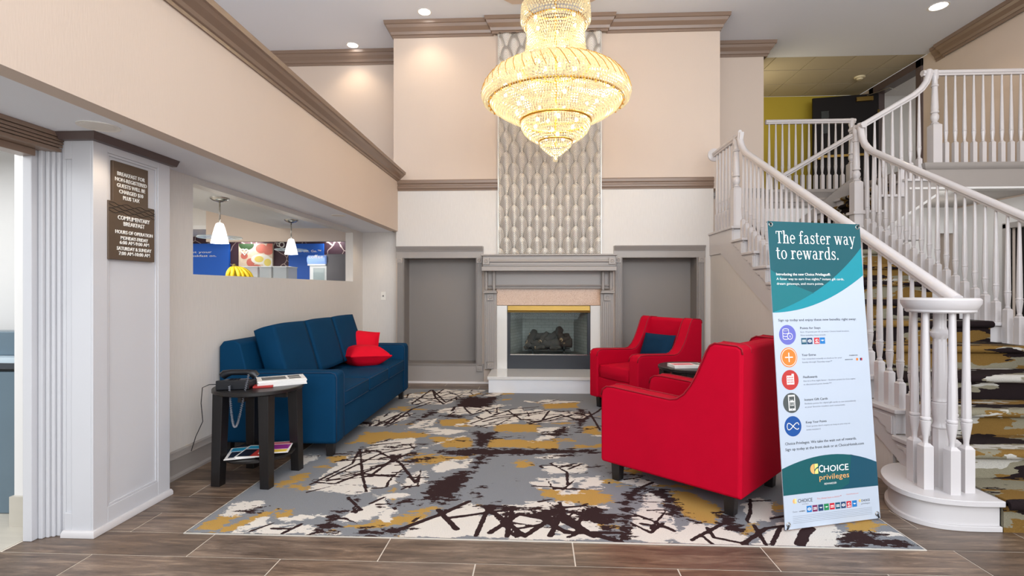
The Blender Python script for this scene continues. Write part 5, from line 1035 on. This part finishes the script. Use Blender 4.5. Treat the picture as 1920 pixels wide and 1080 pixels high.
# headline in a drawn serif alphabet ------------------------------------
def serif_glyphs():
    T_, t_ = .19, .085                                  # thick and thin strokes; x height = 1
    G = {}
    def bar(x0, x1, y0, y1): return [(x0, y0), (x1, y0), (x1, y1), (x0, y1)]
    def stem(x, y0, y1): return bar(x-T_/2, x+T_/2, y0, y1)
    def ser(x, y, w=.24, h=.075): return bar(x-w, x+w, y, y+h)
    def arcst(cx, cy, rx, ry, a0, a1, w0, w1, n=14):
        """a curved stroke whose width varies from w0 (ends) to w1 (where the curve runs upright)"""
        o = []; i = []
        for k in range(n+1):
            a = R(a0+(a1-a0)*k/n); w = w0+(w1-w0)*abs(math.cos(a))**1.2
            o.append((cx+(rx)*math.cos(a), cy+(ry)*math.sin(a))); i.append((cx+(rx-w)*math.cos(a), cy+(ry-max(w0, w*.5))*math.sin(a)))
        return o+i[::-1]
    def line(p, q, w):
        d = Vector((q[0]-p[0], q[1]-p[1])); n = Vector((-d.y, d.x)).normalized()*w/2
        return [(p[0]-n.x, p[1]-n.y), (q[0]-n.x, q[1]-n.y), (q[0]+n.x, q[1]+n.y), (p[0]+n.x, p[1]+n.y)]
    G['T'] = ([stem(.5, 0, 1.42), ser(.5, 0, .26), bar(.0, 1.0, 1.34, 1.42), bar(0, .07, 1.1, 1.42), bar(.93, 1.0, 1.1, 1.42)], 1.02)
    G['h'] = ([stem(.22, 0, 1.5), ser(.22, 0), bar(.0, .22, 1.43, 1.5), arcst(.53, .66, .32, .36, 180, 0, t_, T_), stem(.755, 0, .68), ser(.755, 0)], 1.02)
    G['e'] = ([arcst(.46, .5, .42, .52, 20, 318, t_, T_), arcst(.46, .5, .42, .52, 0, 40, t_, T_*.8), bar(.12, .86, .5, .59)], .95)
    G['f'] = ([stem(.28, 0, 1.1), ser(.28, 0, .27), bar(.02, .62, .93, 1.01), arcst(.50, 1.1, .315, .42, 180, 55, t_, T_), arcst(.62, 1.40, .09, .09, 0, 360, .09, .09)], .66)
    G['a'] = ([arcst(.42, .66, .34, .36, 150, 0, t_, T_), stem(.665, .1, .68), arcst(.40, .30, .34, .32, 60, 318, t_, T_), line((.5, .585), (.7, .62), t_), arcst(.82, .17, .24, .17, 180, 290, t_, .13)], 1.0)
    G['s'] = ([arcst(.40, .75, .30, .27, 30, 250, t_, T_*.85), arcst(.40, .27, .33, .29, -150, 80, t_, T_*.85), line((.22, .66), (.58, .42), T_*.95), bar(.63, .69, .70, .99), bar(.05, .11, .02, .32)], .80)
    G['t'] = ([stem(.28, .22, 1.32), bar(.02, .62, .93, 1.01), arcst(.485, .25, .30, .27, 180, 300, t_, T_)], .70)
    G['r'] = ([stem(.24, 0, 1.0), ser(.24, 0, .26), bar(.02, .24, .93, 1.0), arcst(.55, .62, .32, .39, 180, 55, t_, T_), arcst(.68, .88, .1, .1, 0, 360, .1, .1)], .82)
    G['w'] = ([line((.16, 1), (.44, 0), T_), line((.44, 0), (.72, 1), t_), line((.70, 1), (.98, 0), T_), line((.98, 0), (1.24, 1), t_), ser(.15, .93, .2, .07), ser(.71, .93, .18, .07), ser(1.25, .93, .17, .07)], 1.42)
    G['y'] = ([line((.15, 1), (.52, 0), T_), line((.85, 1), (.36, -.42), t_), ser(.15, .93, .2, .07), ser(.86, .93, .17, .07), arcst(.22, -.38, .12, .1, 0, 360, .1, .1), line((.22, -.45), (.38, -.40), t_)], 1.0)
    G['o'] = ([arcst(.48, .5, .44, .52, 0, 360, t_, T_, 28)], 1.0)
    G['d'] = ([stem(.78, 0, 1.5), bar(.56, .78, 1.43, 1.5), bar(.78, 1.0, 0, .075), arcst(.46, .5, .41, .52, 30, 330, t_, T_)], 1.05)
    G['.'] = ([arcst(.2, .1, .11, .12, 0, 360, .11, .11, 12)], .4)
    return G
SG = serif_glyphs()
def headline(s, x, y, w, xh, z=.0022):
    """draw a line of the serif alphabet"""
    tot = sum(SG[c][1]+.06 if c != ' ' else .5 for c in s); kx = w/tot; mb = MB(); px = 0; ex = 0
    for c in s:
        if c == ' ': px += .5; continue
        for P in SG[c][0]:
            # triangulate ring-like strokes as quads between the outer and the inner run
            n = len(P)//2; pts = [(x+(px+a)*kx, y+b*xh, z+ex*1e-5) for a, b in P]
            mb.add(pts, [(k, k+1, len(P)-2-k, len(P)-1-k) for k in range(n-1)] if len(P) > 4 else [(0, 1, 2, 3)]); ex += 1
        px += SG[c][1]+.06
    return mb.build('lettering', 'letter_white', bn, fix=False)
headline('The faster way', .046, 1.505, .528, .047)
headline('to rewards.', .040, 1.419, .415, .047)
def bt(s, m, x, y, h, w=None, z=.0024, **k): return text(s, m, bn, x, y, h, w, Matrix.Translation((0, 0, z-.0004)), depth=.0004, **k)
bt('Introducing the new Choice Privileges®.', 'letter_white', .034, 1.329, .0145, .355, bold=.012)
bt('A faster way to earn free nights,* instant gift cards,', 'letter_white', .034, 1.304, .0135, .443)
bt('dream getaways, and more points.', 'letter_white', .034, 1.278, .0135, .305)
bt('Sign up today and enjoy these new benefits right away:', 'ink', .031, 1.081, .0135, .511, .001)
def disc(cx, cy, r, m, z, n=28, ry=None): return flat(circle(r, n, cx, cy, ry), m, z, 'icon')
IC = [(1.008, 'icon_violet'), (.888, 'icon_orange'), (.768, 'icon_red'), (.647, 'icon_gray'), (.525, 'icon_blue')]
for y, m in IC: disc(.084, y, .053, m, .0008)
def strip(P, w, m, z, parent=bn, closed=False):
    mb = MB(); q = [Vector((a, b, 0)) for a, b in P]
    for a, b in list(zip(q, q[1:]))+([(q[-1], q[0])] if closed else []):
        d = (b-a).normalized(); n = Vector((-d.y, d.x, 0))*w/2; e = d*w*.3
        mb.add([a-n-e+Vector((0, 0, z)), b-n+e+Vector((0, 0, z)), b+n+e+Vector((0, 0, z)), a+n-e+Vector((0, 0, z))], [(0, 1, 2, 3)])
    return mb.build('icon_line', 'letter_white' if m is None else m, parent, fix=False)
for k in range(4): strip([(.073+.019*math.cos(R(180+a)), 1.035-.015*k+.006*math.sin(R(180+a))) for a in range(0, 181, 20)], .003, None, .0014)
strip([(.073+.019*math.cos(R(a)), 1.035+.006*math.sin(R(a))) for a in range(0, 361, 20)], .003, None, .0014); strip([(.054, 1.035), (.054, .99)], .003, None, .0014); strip([(.092, 1.035), (.092, 1.01)], .003, None, .0014)
disc(.098, 1.0, .0175, 'letter_white', .0016); disc(.098, 1.0, .0145, 'icon_violet', .002); bt('%', 'letter_white', .098, .994, .012, None, .0026, align='C')
strip([(.084+.046*math.cos(R(a)), .888+.046*math.sin(R(a))) for a in range(0, 360, 12)], .003, None, .0014, closed=True); strip([(.061, .888), (.107, .888)], .006, None, .0014); strip([(.084, .865), (.084, .911)], .006, None, .0014)
flat([(.062, .744), (.108, .744), (.108, .80), (.094, .80), (.094, .791), (.062, .791)], 'letter_white', .0014, 'icon')
for i in range(4):
    for j in range(3): flat([(.067+.0098*i, .752+.0125*j), (.0722+.0098*i, .752+.0125*j), (.0722+.0098*i, .760+.0125*j), (.067+.0098*i, .760+.0125*j)], 'icon_red', .0019, 'icon')
flat([(.064, .607), (.106, .607), (.106, .689), (.064, .689)], 'letter_white', .0014, 'icon'); flat([(.069, .618), (.101, .618), (.101, .681), (.069, .681)], 'icon_gray', .0019, 'icon'); disc(.085, .6125, .003, 'icon_gray', .0019, 10)
strip([(.074, .634), (.096, .634), (.096, .652), (.074, .652)], .0025, None, .0023, closed=True); strip([(.085, .634), (.085, .652)], .0025, None, .0023); strip([(.072, .655), (.098, .655)], .004, None, .0023); strip([(.085, .656), (.079, .664), (.077, .659), (.085, .656), (.093, .659), (.091, .664), (.085, .656)], .002, None, .0023)
strip([(.084+.037*math.cos(R(a))*(1), .525+.034*math.sin(R(a))*math.cos(R(a))) for a in range(10, 346, 8)], .0045, None, .0014)
for y, h, lines in ((1.037, 'Points for Stays', ['Earn 10 points per $1 at every Choice hotel location.', 'Now including these brands:']), (.892, 'Your Extras', ['Get rewarded instantly at check-in for your', 'Sunday through Thursday stays.**']), (.774, 'FlexRewards', ['Get to a free night faster—Redeem points for free nights', 'at discounted point levels.***']), (.654, 'Instant Gift Cards', ['Redeem points for digital gift cards to use immediately', 'at your favorite retailers and restaurants.']), (.535, 'Keep Your Points', ['Your points don’t expire as long as you stay an', 'active member.†'])):
    bt(h, 'ink', .167, y, .0125, .0083*len(h), .001)
    for k, l in enumerate(lines): bt(l, 'ink_light', .167, y-.019-.018*k, .0085, .0061*len(l), .001)
def badge(x, y, s, m, dot='letter_white', hh=None, sym=0):
    flat([(x, y), (x+s, y), (x+s, y+(hh or s)), (x, y+(hh or s))], m, .0009, 'badge'); c = (x+s/2, y+(hh or s)*.58)
    if sym == 0: flat(circle(s*.36, 16, c[0], y+(hh or s)/2, s*.24), dot, .0014, 'badge'); flat([(x+s*.25, y+(hh or s)*.45), (x+s*.75, y+(hh or s)*.45), (x+s*.75, y+(hh or s)*.56), (x+s*.25, y+(hh or s)*.56)], m, .0018, 'badge')
    elif sym == 1: flat(circle(s*.28, 14, c[0], c[1], s*.2), dot, .0014, 'badge'); flat(circle(s*.15, 12, c[0]+s*.06, c[1], s*.12), m, .0018, 'badge'); flat([(x+s*.15, y+s*.14), (x+s*.85, y+s*.14), (x+s*.85, y+s*.28), (x+s*.15, y+s*.28)], dot, .0014, 'badge')
    elif sym == 2: flat([(x+s*.12, y+s*.62), (x+s*.5, y+s*.42), (x+s*.88, y+s*.62), (x+s*.6, y+s*.6), (x+s*.5, y+s*.68), (x+s*.4, y+s*.6)], dot, .0014, 'badge')
    else:
        for q in (.58, .34): flat([(x+s*.15, y+s*q), (x+s*.85, y+s*q), (x+s*.85, y+s*(q+.13)), (x+s*.15, y+s*(q+.13))], dot, .0014, 'badge')
for x, m, sy in ((.170, 'logo_teal', 3), (.207, 'logo_navy', 0), (.253, 'logo_red', 1), (.290, 'logo_sky', 2)): badge(x, .955, .034, m, sym=sy)
bt('STARBUCKS', 'ink', .478, .884, .006, .058, .001); bt('amazon.com', 'ink', .448, .862, .007, .052, .001); disc(.530, .864, .0075, 'icon_orange', .001, 14); flat([(.55, .857), (.557, .857), (.557, .871), (.55, .871)], 'logo_navy', .001, 'badge'); flat([(.558, .857), (.565, .857), (.565, .871), (.558, .871)], 'logo_red', .001, 'badge')
bt('Choice Privileges. We take the wait out of rewards.', 'ink', .029, .430, .0145, .46, .001)
bt('Sign up today at the front desk or at ChoiceHotels.com', 'ink', .028, .400, .0145, .508, .001)
top2 = qb((0, .309), (.33, .42), (BW, .301)); bot2 = qb((BW, .173), (.3, .176), (0, .173))
flat(top2+bot2, 'teal_low', .0008, 'footer_print')
tr = [p for p in top2 if p[0] > .43]
flat([(.42, .20), (.447, .352)]+tr+[(BW, .174), (.36, .175)], 'teal_low_right', .0013, 'footer_print')
def choice_mark(cx, cy, s, z):
    flat([(cx, cy+s), (cx, cy-s)]+[(cx+s*.95*math.cos(R(a)), cy+s*math.sin(R(a))) for a in range(270, 89, -15)][1:-1], 'logo_peach', z, 'emblem')
    flat([(cx+s*.12, cy-s), (cx+s*.95, cy-s), (cx+s*.95, cy+s*.08), (cx+s*.45, cy-.1*s), (cx+s*.12, cy-s*.55)], 'logo_yellow', z, 'emblem'); flat([(cx+s*.12, cy+s), (cx+s*.12, cy-s*.1), (cx+s*.55, cy+s*.25), (cx+s*.95, cy+s*.4), (cx+s*.95, cy+s)], 'logo_yellow', z, 'emblem')
choice_mark(.200, .295, .026, .0020)
bt('C', 'letter_white', .229, .274, .040, .028, .0024, bold=.008); bt('HOICE', 'letter_white', .261, .274, .034, .160, .0024, bold=.008)
bt('privileges', 'logo_peach', .229, .2345, .030, .193, .0024); bt('REWARDS®', 'letter_white', .259, .208, .010, .078, .0024)
choice_mark(.066, .140, .012, .001); bt('CHOICE', 'ink', .086, .130, .019, .092, .001); bt('HOTELS', 'ink_light', .112, .118, .005, .04, .001)
bt('You always have a choice™', 'ink_pink', .206, .136, .0095, .158, .001); bt('ChoiceHotels.com', 'ink_pink', .396, .142, .007, .08, .001)
bt('Choice', 'ink_light', .050, .083, .008, .03, .001); bt('CAMBRIA', 'ink', .090, .083, .006, .038, .001)
for k, (m, sy) in enumerate((('logo_sky', 0), ('logo_plum', 3), ('logo_navy', 2), ('logo_green', 2), ('logo_red', 3), ('logo_teal', 3), ('logo_navy', 0), ('logo_red', 1), ('logo_sky', 2))): badge(.139+.0365*k, .076, .031, m, hh=.033, sym=0 if sy == 0 else sy)
choice_mark(.482, .104, .007, .001); bt('CHOICE', 'ink', .491, .098, .012, .058, .001); bt('privileges', 'ink_light', .491, .084, .008, .058, .001)
for k in range(5): flat([(.05, .062-.0085*k), (.56, .062-.0085*k), (.56, .0632-.0085*k), (.05, .0632-.0085*k)], 'ink_light', .0008, 'fine_print')
for x, y in ((.018, BH-.018), (BW-.018, BH-.018), (.02, .025), (BW-.02, .025)):
    MB().tube([(x+.011*math.cos(R(a)), y+.011*math.sin(R(a)), .001) for a in range(0, 360, 30)], .0028, 6, closed=True).build('grommet', 'steel', bn, smooth=180)
    dx = -.012 if x < .3 else .012; dy = .015 if y > 1 else -.03
    MB().tube([(x, y, .006), (x+dx*.6, y+dy*.6, .004), (x+dx*1.1, y+dy, -.012)], .004, 6).build('hook', 'plastic_black', bn, smooth=180)
MB().tube([(.012, BH+.003, -.012), (BW/2, .80, -.075), (BW-.008, -.004, -.012)], .005, 6).tube([(BW-.008, BH+.003, -.012), (BW/2, .80, -.075), (.008, -.004, -.012)], .005, 6).box(BW/2-.03, BW/2+.03, .76, .84, -.09, -.06).tube([(BW/2, .80, -.075), (BW/2-.05, .0, -.16)], .006, 6).build('stand', 'plastic_black', bn, smooth=60)

# ================================================================= BREAKFAST SIGNS ON THE COLUMN
def sign(name, label, y0, y1, z0, z1, x, lines, waves):
    s = thing(name, label, 'sign', (x, (y0+y1)/2, z0)); w = y1-y0; h = z1-z0
    o = MB().box(CX1-.012, x, y0, y1, z0, z1).build('plate', 'bronze', s, bevel=.002)
    M_ = Matrix(((0, 0, 1, 0), (1, 0, 0, -w/2), (0, 1, 0, 0), (0, 0, 0, 1)))
    for t, cx, y, hh, ww in lines: text(t, 'letter_white', s, cx*w, y*h, hh*h, ww*w, M_, .0025, align='C', bold=.006)
    if waves:
        for k in range(5):
            P = [(x+.001, y0+w*t/24, z1-.012*h/.3-.011*k-.0+.006*math.sin(t*.9+k*2.1)) for t in range(25)]
            MB().tube(P, .0012, 4).build('engraved_wave', 'iron', s)
    return s
sign('sign', 'upper bronze wall sign about the breakfast charge on the grey column', 2.655, 2.905, 1.70, 1.953, CX1+.004, [('BREAKFAST FOR', .5, .71, .085, .78), ('NON-REGISTERED', .5, .585, .085, .90), ('GUESTS WILL BE', .5, .46, .085, .80), ('CHARGED $10', .5, .335, .085, .68), ('PLUS TAX', .5, .21, .085, .46)], False)
sign('sign', 'larger lower bronze wall sign giving breakfast hours on the grey column', 2.621, 2.948, 1.423, 1.735, CX1+.009, [('COMPLIMENTARY', .53, .70, .075, .70), ('BREAKFAST', .53, .60, .075, .46), ('HOURS OF OPERATION', .54, .455, .065, .82), ('MONDAY-FRIDAY', .54, .355, .065, .60), ('6:00 AM-9:00 AM', .54, .275, .065, .64), ('SATURDAY & SUNDAY', .54, .17, .065, .76), ('7:00 AM-10:00 AM', .54, .085, .065, .68)], True)
# wall switch beside the left niche
x, z = atY(719, 555, 7.10)
sw = thing('switch_plate', 'white switch plate on the wall strip between sofa and left niche', 'switch', (x, 7.10, z)); ORG[sw.name] = (0, 0, 0)
MB().box(-.035, .035, -.008, 0, -.057, .057).build('plate', 'plastic_white', sw, bevel=.002); MB().box(-.006, .006, -.02, -.008, -.010, .012).build('toggle', 'plastic_gray', sw); 
# ================================================================= DOWNLIGHTS, SMOKE DETECTOR
def downlight(x, y, z, label, on=True, r=.075):
    d = thing('downlight', label, 'light', (x, y, z)); ORG[d.name] = (0, 0, 0)
    MB().lathe([(r, -.001), (r*1.25, -.004), (r*1.25, 0), (r, .0)], n=24).build('trim_ring', 'plastic_white', d, smooth=40)
    MB().lathe([(0, -.0025), (r, -.0025), (r, -.001), (0, -.001)], n=24).build('lens', 'lamp_white' if on else 'plastic_white', d)
downlight(DOWN[0][0], DOWN[0][1]+.08, CEIL, 'round recessed ceiling light left of the chandelier near the fireplace wall crown')
downlight(DOWN[1][0], DOWN[1][1]+.09, CEIL, 'round recessed ceiling light close to the recessed wall left of the fireplace wall')
downlight(DOWN[2][0], DOWN[2][1], CEIL, 'round recessed ceiling light above the balcony at right', r=.095)
downlight(-2.13, 2.42, 2.058, 'round recessed light in the low soffit above the grey column', False, .07)
downlight(-2.12, 5.45, 2.058, 'round recessed light in the low soffit above the sofa', False, .06)
x, y = atZ(1612, 147, 4.855)
sd = thing('smoke_detector', 'cream round smoke detector on the tiled corridor ceiling upstairs', 'smoke detector', (x, y, CEIL)); ORG[sd.name] = (0, 0, 0)
MB().lathe([(0, -.05), (.035, -.05), (.045, -.04), (.05, -.028), (.08, -.024), (.085, 0), (0, 0)], n=20).build('housing', 'smoke_white', sd, smooth=40)

# ================================================================= UPSTAIRS DOOR
xa, za = atY(1527, 185, 9.55)
dv = thing('fire_door', 'dark door standing open in the upstairs corridor with brass push bar and plates', 'door', (6.02, 9.42, UF)); ORG[dv.name] = (0, 0, 0)
dv.rotation_euler.z = math.atan2(9.62-9.42, xa-6.02)
DL = math.hypot(xa-6.02, .2)
MB().box(0, DL, -.022, .022, .01, 2.0).build('leaf', 'door_black', dv, bevel=.003)
MB().box(.16, DL-.12, .05, .085, .90, .945).box(.16, .19, .022, .06, .89, .955).box(DL-.16, DL-.06, .022, .09, .87, .975).build('push_bar', 'brass', dv, bevel=.003)
MB().box(.10, .36, .022, .07, 1.87, 1.945).build('closer_body', 'brass', dv, bevel=.003)
MB().tube([(.2, .07, 1.955), (-.05, .30, 1.985), (-.24, .12, 2.0)], .008, 6).build('closer_arm', 'steel', dv)
MB().box(DL-.26, DL-.14, .022, .026, 1.35, 1.75).build('vision_panel', 'pane_glass', dv)
for z in (.3, 1.6): MB().box(-.012, .02, .018, .03, z, z+.11).build('hinge', 'brass', dv)

# ================================================================= BREAKFAST ROOM
WB = 8.9
def poster(name, label, u0, u1, v0, v1, m, side):
    x0, z1 = atY(u0, v0, WB-.05); x1, _ = atY(u1, v0, WB-.05); _, z0 = atY(u0, v1, WB-.05)
    p = thing(name, label, 'poster', ((x0+x1)/2, WB-.05, z0)); MB().box(x0, x1, WB-.05, WB-.004, z0, z1).build('panel', m, p); return p, x0, x1, z0, z1
MX = Matrix(((1, 0, 0, 0), (0, 0, -1, 0), (0, 1, 0, 0), (0, 0, 0, 1)))
p1, x0, x1, z0, z1 = poster('poster', 'plain blue wall panel reading breakfast on, leftmost behind the pass-through', 335, 429, 457, 560, 'poster_blue', 'poster_side')
for t, u, v, w in (('Get your', 349, 474.5, 51), ('breakfast on.', 350, 481.5, 59)):
    xx, zz = atY(u, v, WB-.05); text(t, 'letter_white', p1, xx-(x0+x1)/2, zz-z0, .036, w*WB/970, MX, .002, bold=.01)
p2, x0, x1, z0, z1 = poster('poster', 'food picture panel with halved egg and white heart behind the bananas', 447.5, 511, 457, 560, 'food_cream', 'egg_pink')
def pr(u, v, ru, rv, m, d):
    xx, zz = atY(u, v, WB-.05); k = WB/970; P = [(xx+ru*k*math.cos(2*math.pi*q/24), zz+rv*k*math.sin(2*math.pi*q/24)) for q in range(24)]
    P = [(min(max(a, x0), x1), min(max(b, z0), z1)) for a, b in P]; MB().prism(P, 'y', WB-.0505-d, WB-.0503).build('print', m, p2)
pr(462, 459, 15, 10, 'avocado', .001); pr(490, 466, 11, 9, 'egg_pink', .001); pr(507, 463, 8, 10, 'egg_pink', .0015); pr(503, 472, 9, 6, 'egg_pink', .002)
pr(489, 486, 19, 10, 'egg_white', .0025); pr(486, 486, 9, 6, 'yolk', .003); pr(503, 493, 11, 11, 'egg_white', .0035); pr(502, 492, 7, 7, 'yolk', .004); pr(470, 492, 8, 8, 'egg_pink', .0012); pr(458, 480, 7, 6, 'egg_pink', .0013); pr(480, 505, 14, 9, 'egg_pink', .0014)
P = []
for k in range(25):
    t = 2*math.pi*k/24; xx, zz = atY(458.5, 472, WB-.06); k_ = WB/970*.40; P.append((xx+k_*16*math.sin(t)**3, WB-.058, zz+k_*(13*math.cos(t)-5*math.cos(2*t)-2*math.cos(3*t)-math.cos(4*t))))
MB().tube(P[:-1], .009, 6, closed=True).build('heart_outline', 'letter_white', p2)
p3, x0, x1, z0, z1 = poster('poster', 'blue wall panel reading Set. Go. behind the drinks machine', 541, 606, 457, 560, 'poster_blue', 'poster_side')
xx, zz = atY(546, 473, WB-.05); text('Good. Set. Go.™', 'letter_white', p3, xx-(x0+x1)/2, zz-z0, .042, 58*WB/970, MX, .002, bold=.01)
xx, zz = atY(529, 459, WB)
wl = thing('wall_emblem', 'white ring emblem with a handle on the purple vine wallpaper', 'emblem', (xx, WB, zz)); ORG[wl.name] = (0, 0, 0)
MB().tube([(.045*math.cos(R(a)), -.012, .045*math.sin(R(a))) for a in range(0, 360, 20)], .012, 6, closed=True).build('ring', 'letter_white', wl, smooth=180); MB().tube([(-.05, -.012, .02), (-.10, -.012, .035), (-.08, -.012, -.02), (-.05, -.012, -.03)], .01, 6).build('handle', 'letter_white', wl, smooth=180)
# pendants over the pass-through counter
def pendant(u, v, label):
    x, y = atZ(u, v-3, 2.2); p = thing('pendant_lamp', label, 'lamp', (x, y, 2.2), 'pendants behind the pass-through'); ORG[p.name] = (0, 0, 0)
    MB().lathe([(.09, 0), (.088, -.012), (.06, -.032), (.02, -.042), (0, -.042)], n=24).build('canopy', 'steel', p, smooth=50)
    MB().tube([(0, 0, -.03), (0, 0, -.27)], .008, 8).build('rod', 'steel', p, smooth=180)
    MB().lathe([(.018, -.255), (.035, -.265), (.05, -.31), (.067, -.38), (.084, -.465), (.078, -.465), (.06, -.38), (.03, -.27)], n=24).build('shade', 'shade_glow', p, smooth=60)
    MB().lathe([(.072, -.405), (.205, -.412), (.21, -.405), (.205, -.398), (.072, -.393)], n=36).build('glass_disc', 'pale_glass', p, smooth=40)
    MB().lathe([(0, -.45), (.02, -.44), (.03, -.41), (.02, -.37), (0, -.36)], n=12).build('bulb', 'bulb_warm', p, smooth=180)
    point('pendant_glow', (x, y, 2.2-.5), 5, (1, .95, .88), .04)
pendant(412, 374, 'white frosted pendant lamp with glass disc above the bananas, nearer one')
pendant(546, 415, 'white frosted pendant lamp with glass disc before the right blue panel, farther one')
for u0, u1, v, lab in ((446, 492, 444, 'flat ceiling light box left of the farther pendant lamp'), (611, 650, 444, 'flat ceiling light box above the drinks machine')):
    x0, y = atZ(u0, v-1, 2.2); x1, _ = atZ(u1, v-1, 2.2); y -= .1
    lb = thing('ceiling_light_box', lab, 'light', ((x0+x1)/2, y, 2.2)); MB().box(x0, x1, y-.2, y+.2, 2.12, 2.2).build('housing', 'plastic_gray', lb); MB().box(x0+.03, x1-.03, y-.17, y+.17, 2.112, 2.12).build('diffuser', 'panel_glow', lb)
# counter with sneeze guard, bananas, bins and drinks machine
YC0, YC1, CT = 5.2, 8.3, 1.36
ctr = thing('buffet_counter', 'tall white buffet counter just behind the pass-through opening', 'counter', (-3.6, 6.7, 0)); MB().box(-3.9, -2.75, YC0, YC1, 0, 1.28).build('body', 'wall_white', ctr); MB().box(-3.95, -2.72, YC0-.03, YC1+.03, 1.28, 1.31).build('worktop', 'counter_stone', ctr, bevel=.003)
x, y = -3.18, 5.45
x, z = atY(441, 505, 5.5)
bw = thing('banana_bunch', 'ripe yellow banana bunch standing behind the pass-through sill', 'bananas', (x, 5.5, 1.31)); ORG[bw.name] = (0, 0, 0)
for k in range(11):
    a = R(-100+k*22); c, s = math.cos(a), math.sin(a); P = []; rr = []
    for q in range(9):
        t = q/8; rad = .015+.155*math.sin(t*1.55)**.9*(1+.12*(k % 3)); P.append((rad*c, rad*s*.55-.02, .20-.02*t-.165*t**1.7)); rr.append([.008, .012, .017, .02, .021, .02, .017, .012, .006][q])
    MB().tube(P, rr, 8).build('banana', 'banana', bw, smooth=180)
MB().lathe([(.022, .18), (.02, .205), (.014, .23), (0, .232)], (0, -.02, 0), 10).build('stem', 'banana_tip', bw, smooth=60)
# clear food bins
for k, (u0, u1, lab) in enumerate(((462, 496, 'clear plastic food bin, largest, right of the bananas'), (496, 521, 'clear plastic food bin in the middle of the row'), (521, 549, 'clear plastic food bin nearest the drinks machine'))):
    y = 6.3; x0, z = atY(u0, 505, y); x1, _ = atY(u1, 505, y); zt = atY(u0, 502, y)[1]
    b = thing('food_bin', lab, 'container', ((x0+x1)/2, y, 1.31)); ORG[b.name] = (0, 0, 0); w = (x1-x0)/2-.012; h = zt-1.31
    mb = MB()
    for q in ((-w, -w+.004, -.14, .14), (w-.004, w, -.14, .14), (-w, w, -.14, -.136), (-w, w, .136, .14)): mb.box(*q, 0, h)
    mb.build('walls', 'clear_bin', b); MB().box(-w-.006, w+.006, -.146, .146, h, h+.012).build('lid', 'frosted_plastic', b, bevel=.002)
    MB().box(-w+.006, w-.006, -.13, .13, 0, h*.25).build('contents', 'food_cream', b)
x0, zt = atY(578, 479, 7.3); x1, _ = atY(612, 479, 7.3); x2 = atY(668, 479, 7.3)[0]; zb = 1.31
dm = thing('drinks_machine', 'grey coffee machine with lit front beside the blue panel', 'machine', ((x0+x2)/2, 7.5, zb))
MB().box(x1, x2, 7.3, 7.8, zb, zt+.02).build('body', 'plastic_gray', dm, bevel=.004)
MB().box(x0+.02, x1, 7.3, 7.75, zb, zb+.3).box(x0, x1, 7.27, 7.75, zb+.295, zb+.32).build('dispenser', 'frosted_plastic', dm, bevel=.004)
MB().box(x0+.08, x1-.03, 7.285, 7.30, zb, zb+.26).build('drip_window', 'acrylic', dm)
sc_ = MB().prism([(7.27, zb+.32), (7.25, zb+.36), (7.25, zt-.03), (7.29, zt), (7.75, zt), (7.75, zb+.32)], 'x', x0, x1).build('display', 'screen_glow', dm, bevel=.006)
text('coffee', 'letter_white', dm, x0+.03-(x0+x2)/2, zb+.40-zb, .05, (x1-x0)*.8, MX @ Matrix.Translation((0, 0, .26)), .002, bold=.01)
# ================================================================= SIDE ROOM BEHIND THE LEFT DOORWAY
xr = atY(27, 700, 2.75)[0]
cb = thing('cabinet', 'blue-grey cabinet with dark worktop glimpsed through the left doorway', 'cabinet', (xr-.5, 2.75, 0))
MB().box(xr-1.4, xr, 2.77, 2.97, 0, .80).build('body', 'counter_blue', cb, bevel=.01); MB().box(xr-1.4, xr+.005, 2.76, 2.975, .815, .85).build('worktop', 'counter_stone', cb, bevel=.004); MB().box(xr-1.4, xr, 2.77, 2.97, .85, .88).build('ledge', 'counter_light', cb); MB().box(xr-1.4, xr, 2.85, 2.97, .88, 1.02).build('splashback', 'counter_blue', cb, bevel=.01)
pt = struct('wall_side_room_end', MB().box(atY(27, 500, 2.64)[0], -2.59, 2.64, 2.74, .16, 2.2), 'wall_white')
struct('baseboard_side_room', MB().box(atY(17, 950, 2.62)[0], -2.59, 2.62, 2.75, 0, .16), 'light_wood')
# repeats share a group
GROUPS = {'armchair': 'red armchairs by the hearth', 'throw_pillow': 'red pillows on the sofa', 'lumbar_pillow': 'navy pillows in the armchairs', 'side_table': 'round black side tables', 'downlight': 'recessed round lights', 'sign': 'bronze breakfast signs', 'poster': 'panels on the breakfast room wall', 'food_bin': 'clear food bins on the counter', 'ceiling_light_box': 'light boxes in the breakfast room'}
for o in SC.objects:
    k = o.name.split('.')[0]
    if o.parent is None and k in GROUPS and 'category' in o: o['group'] = GROUPS[k]
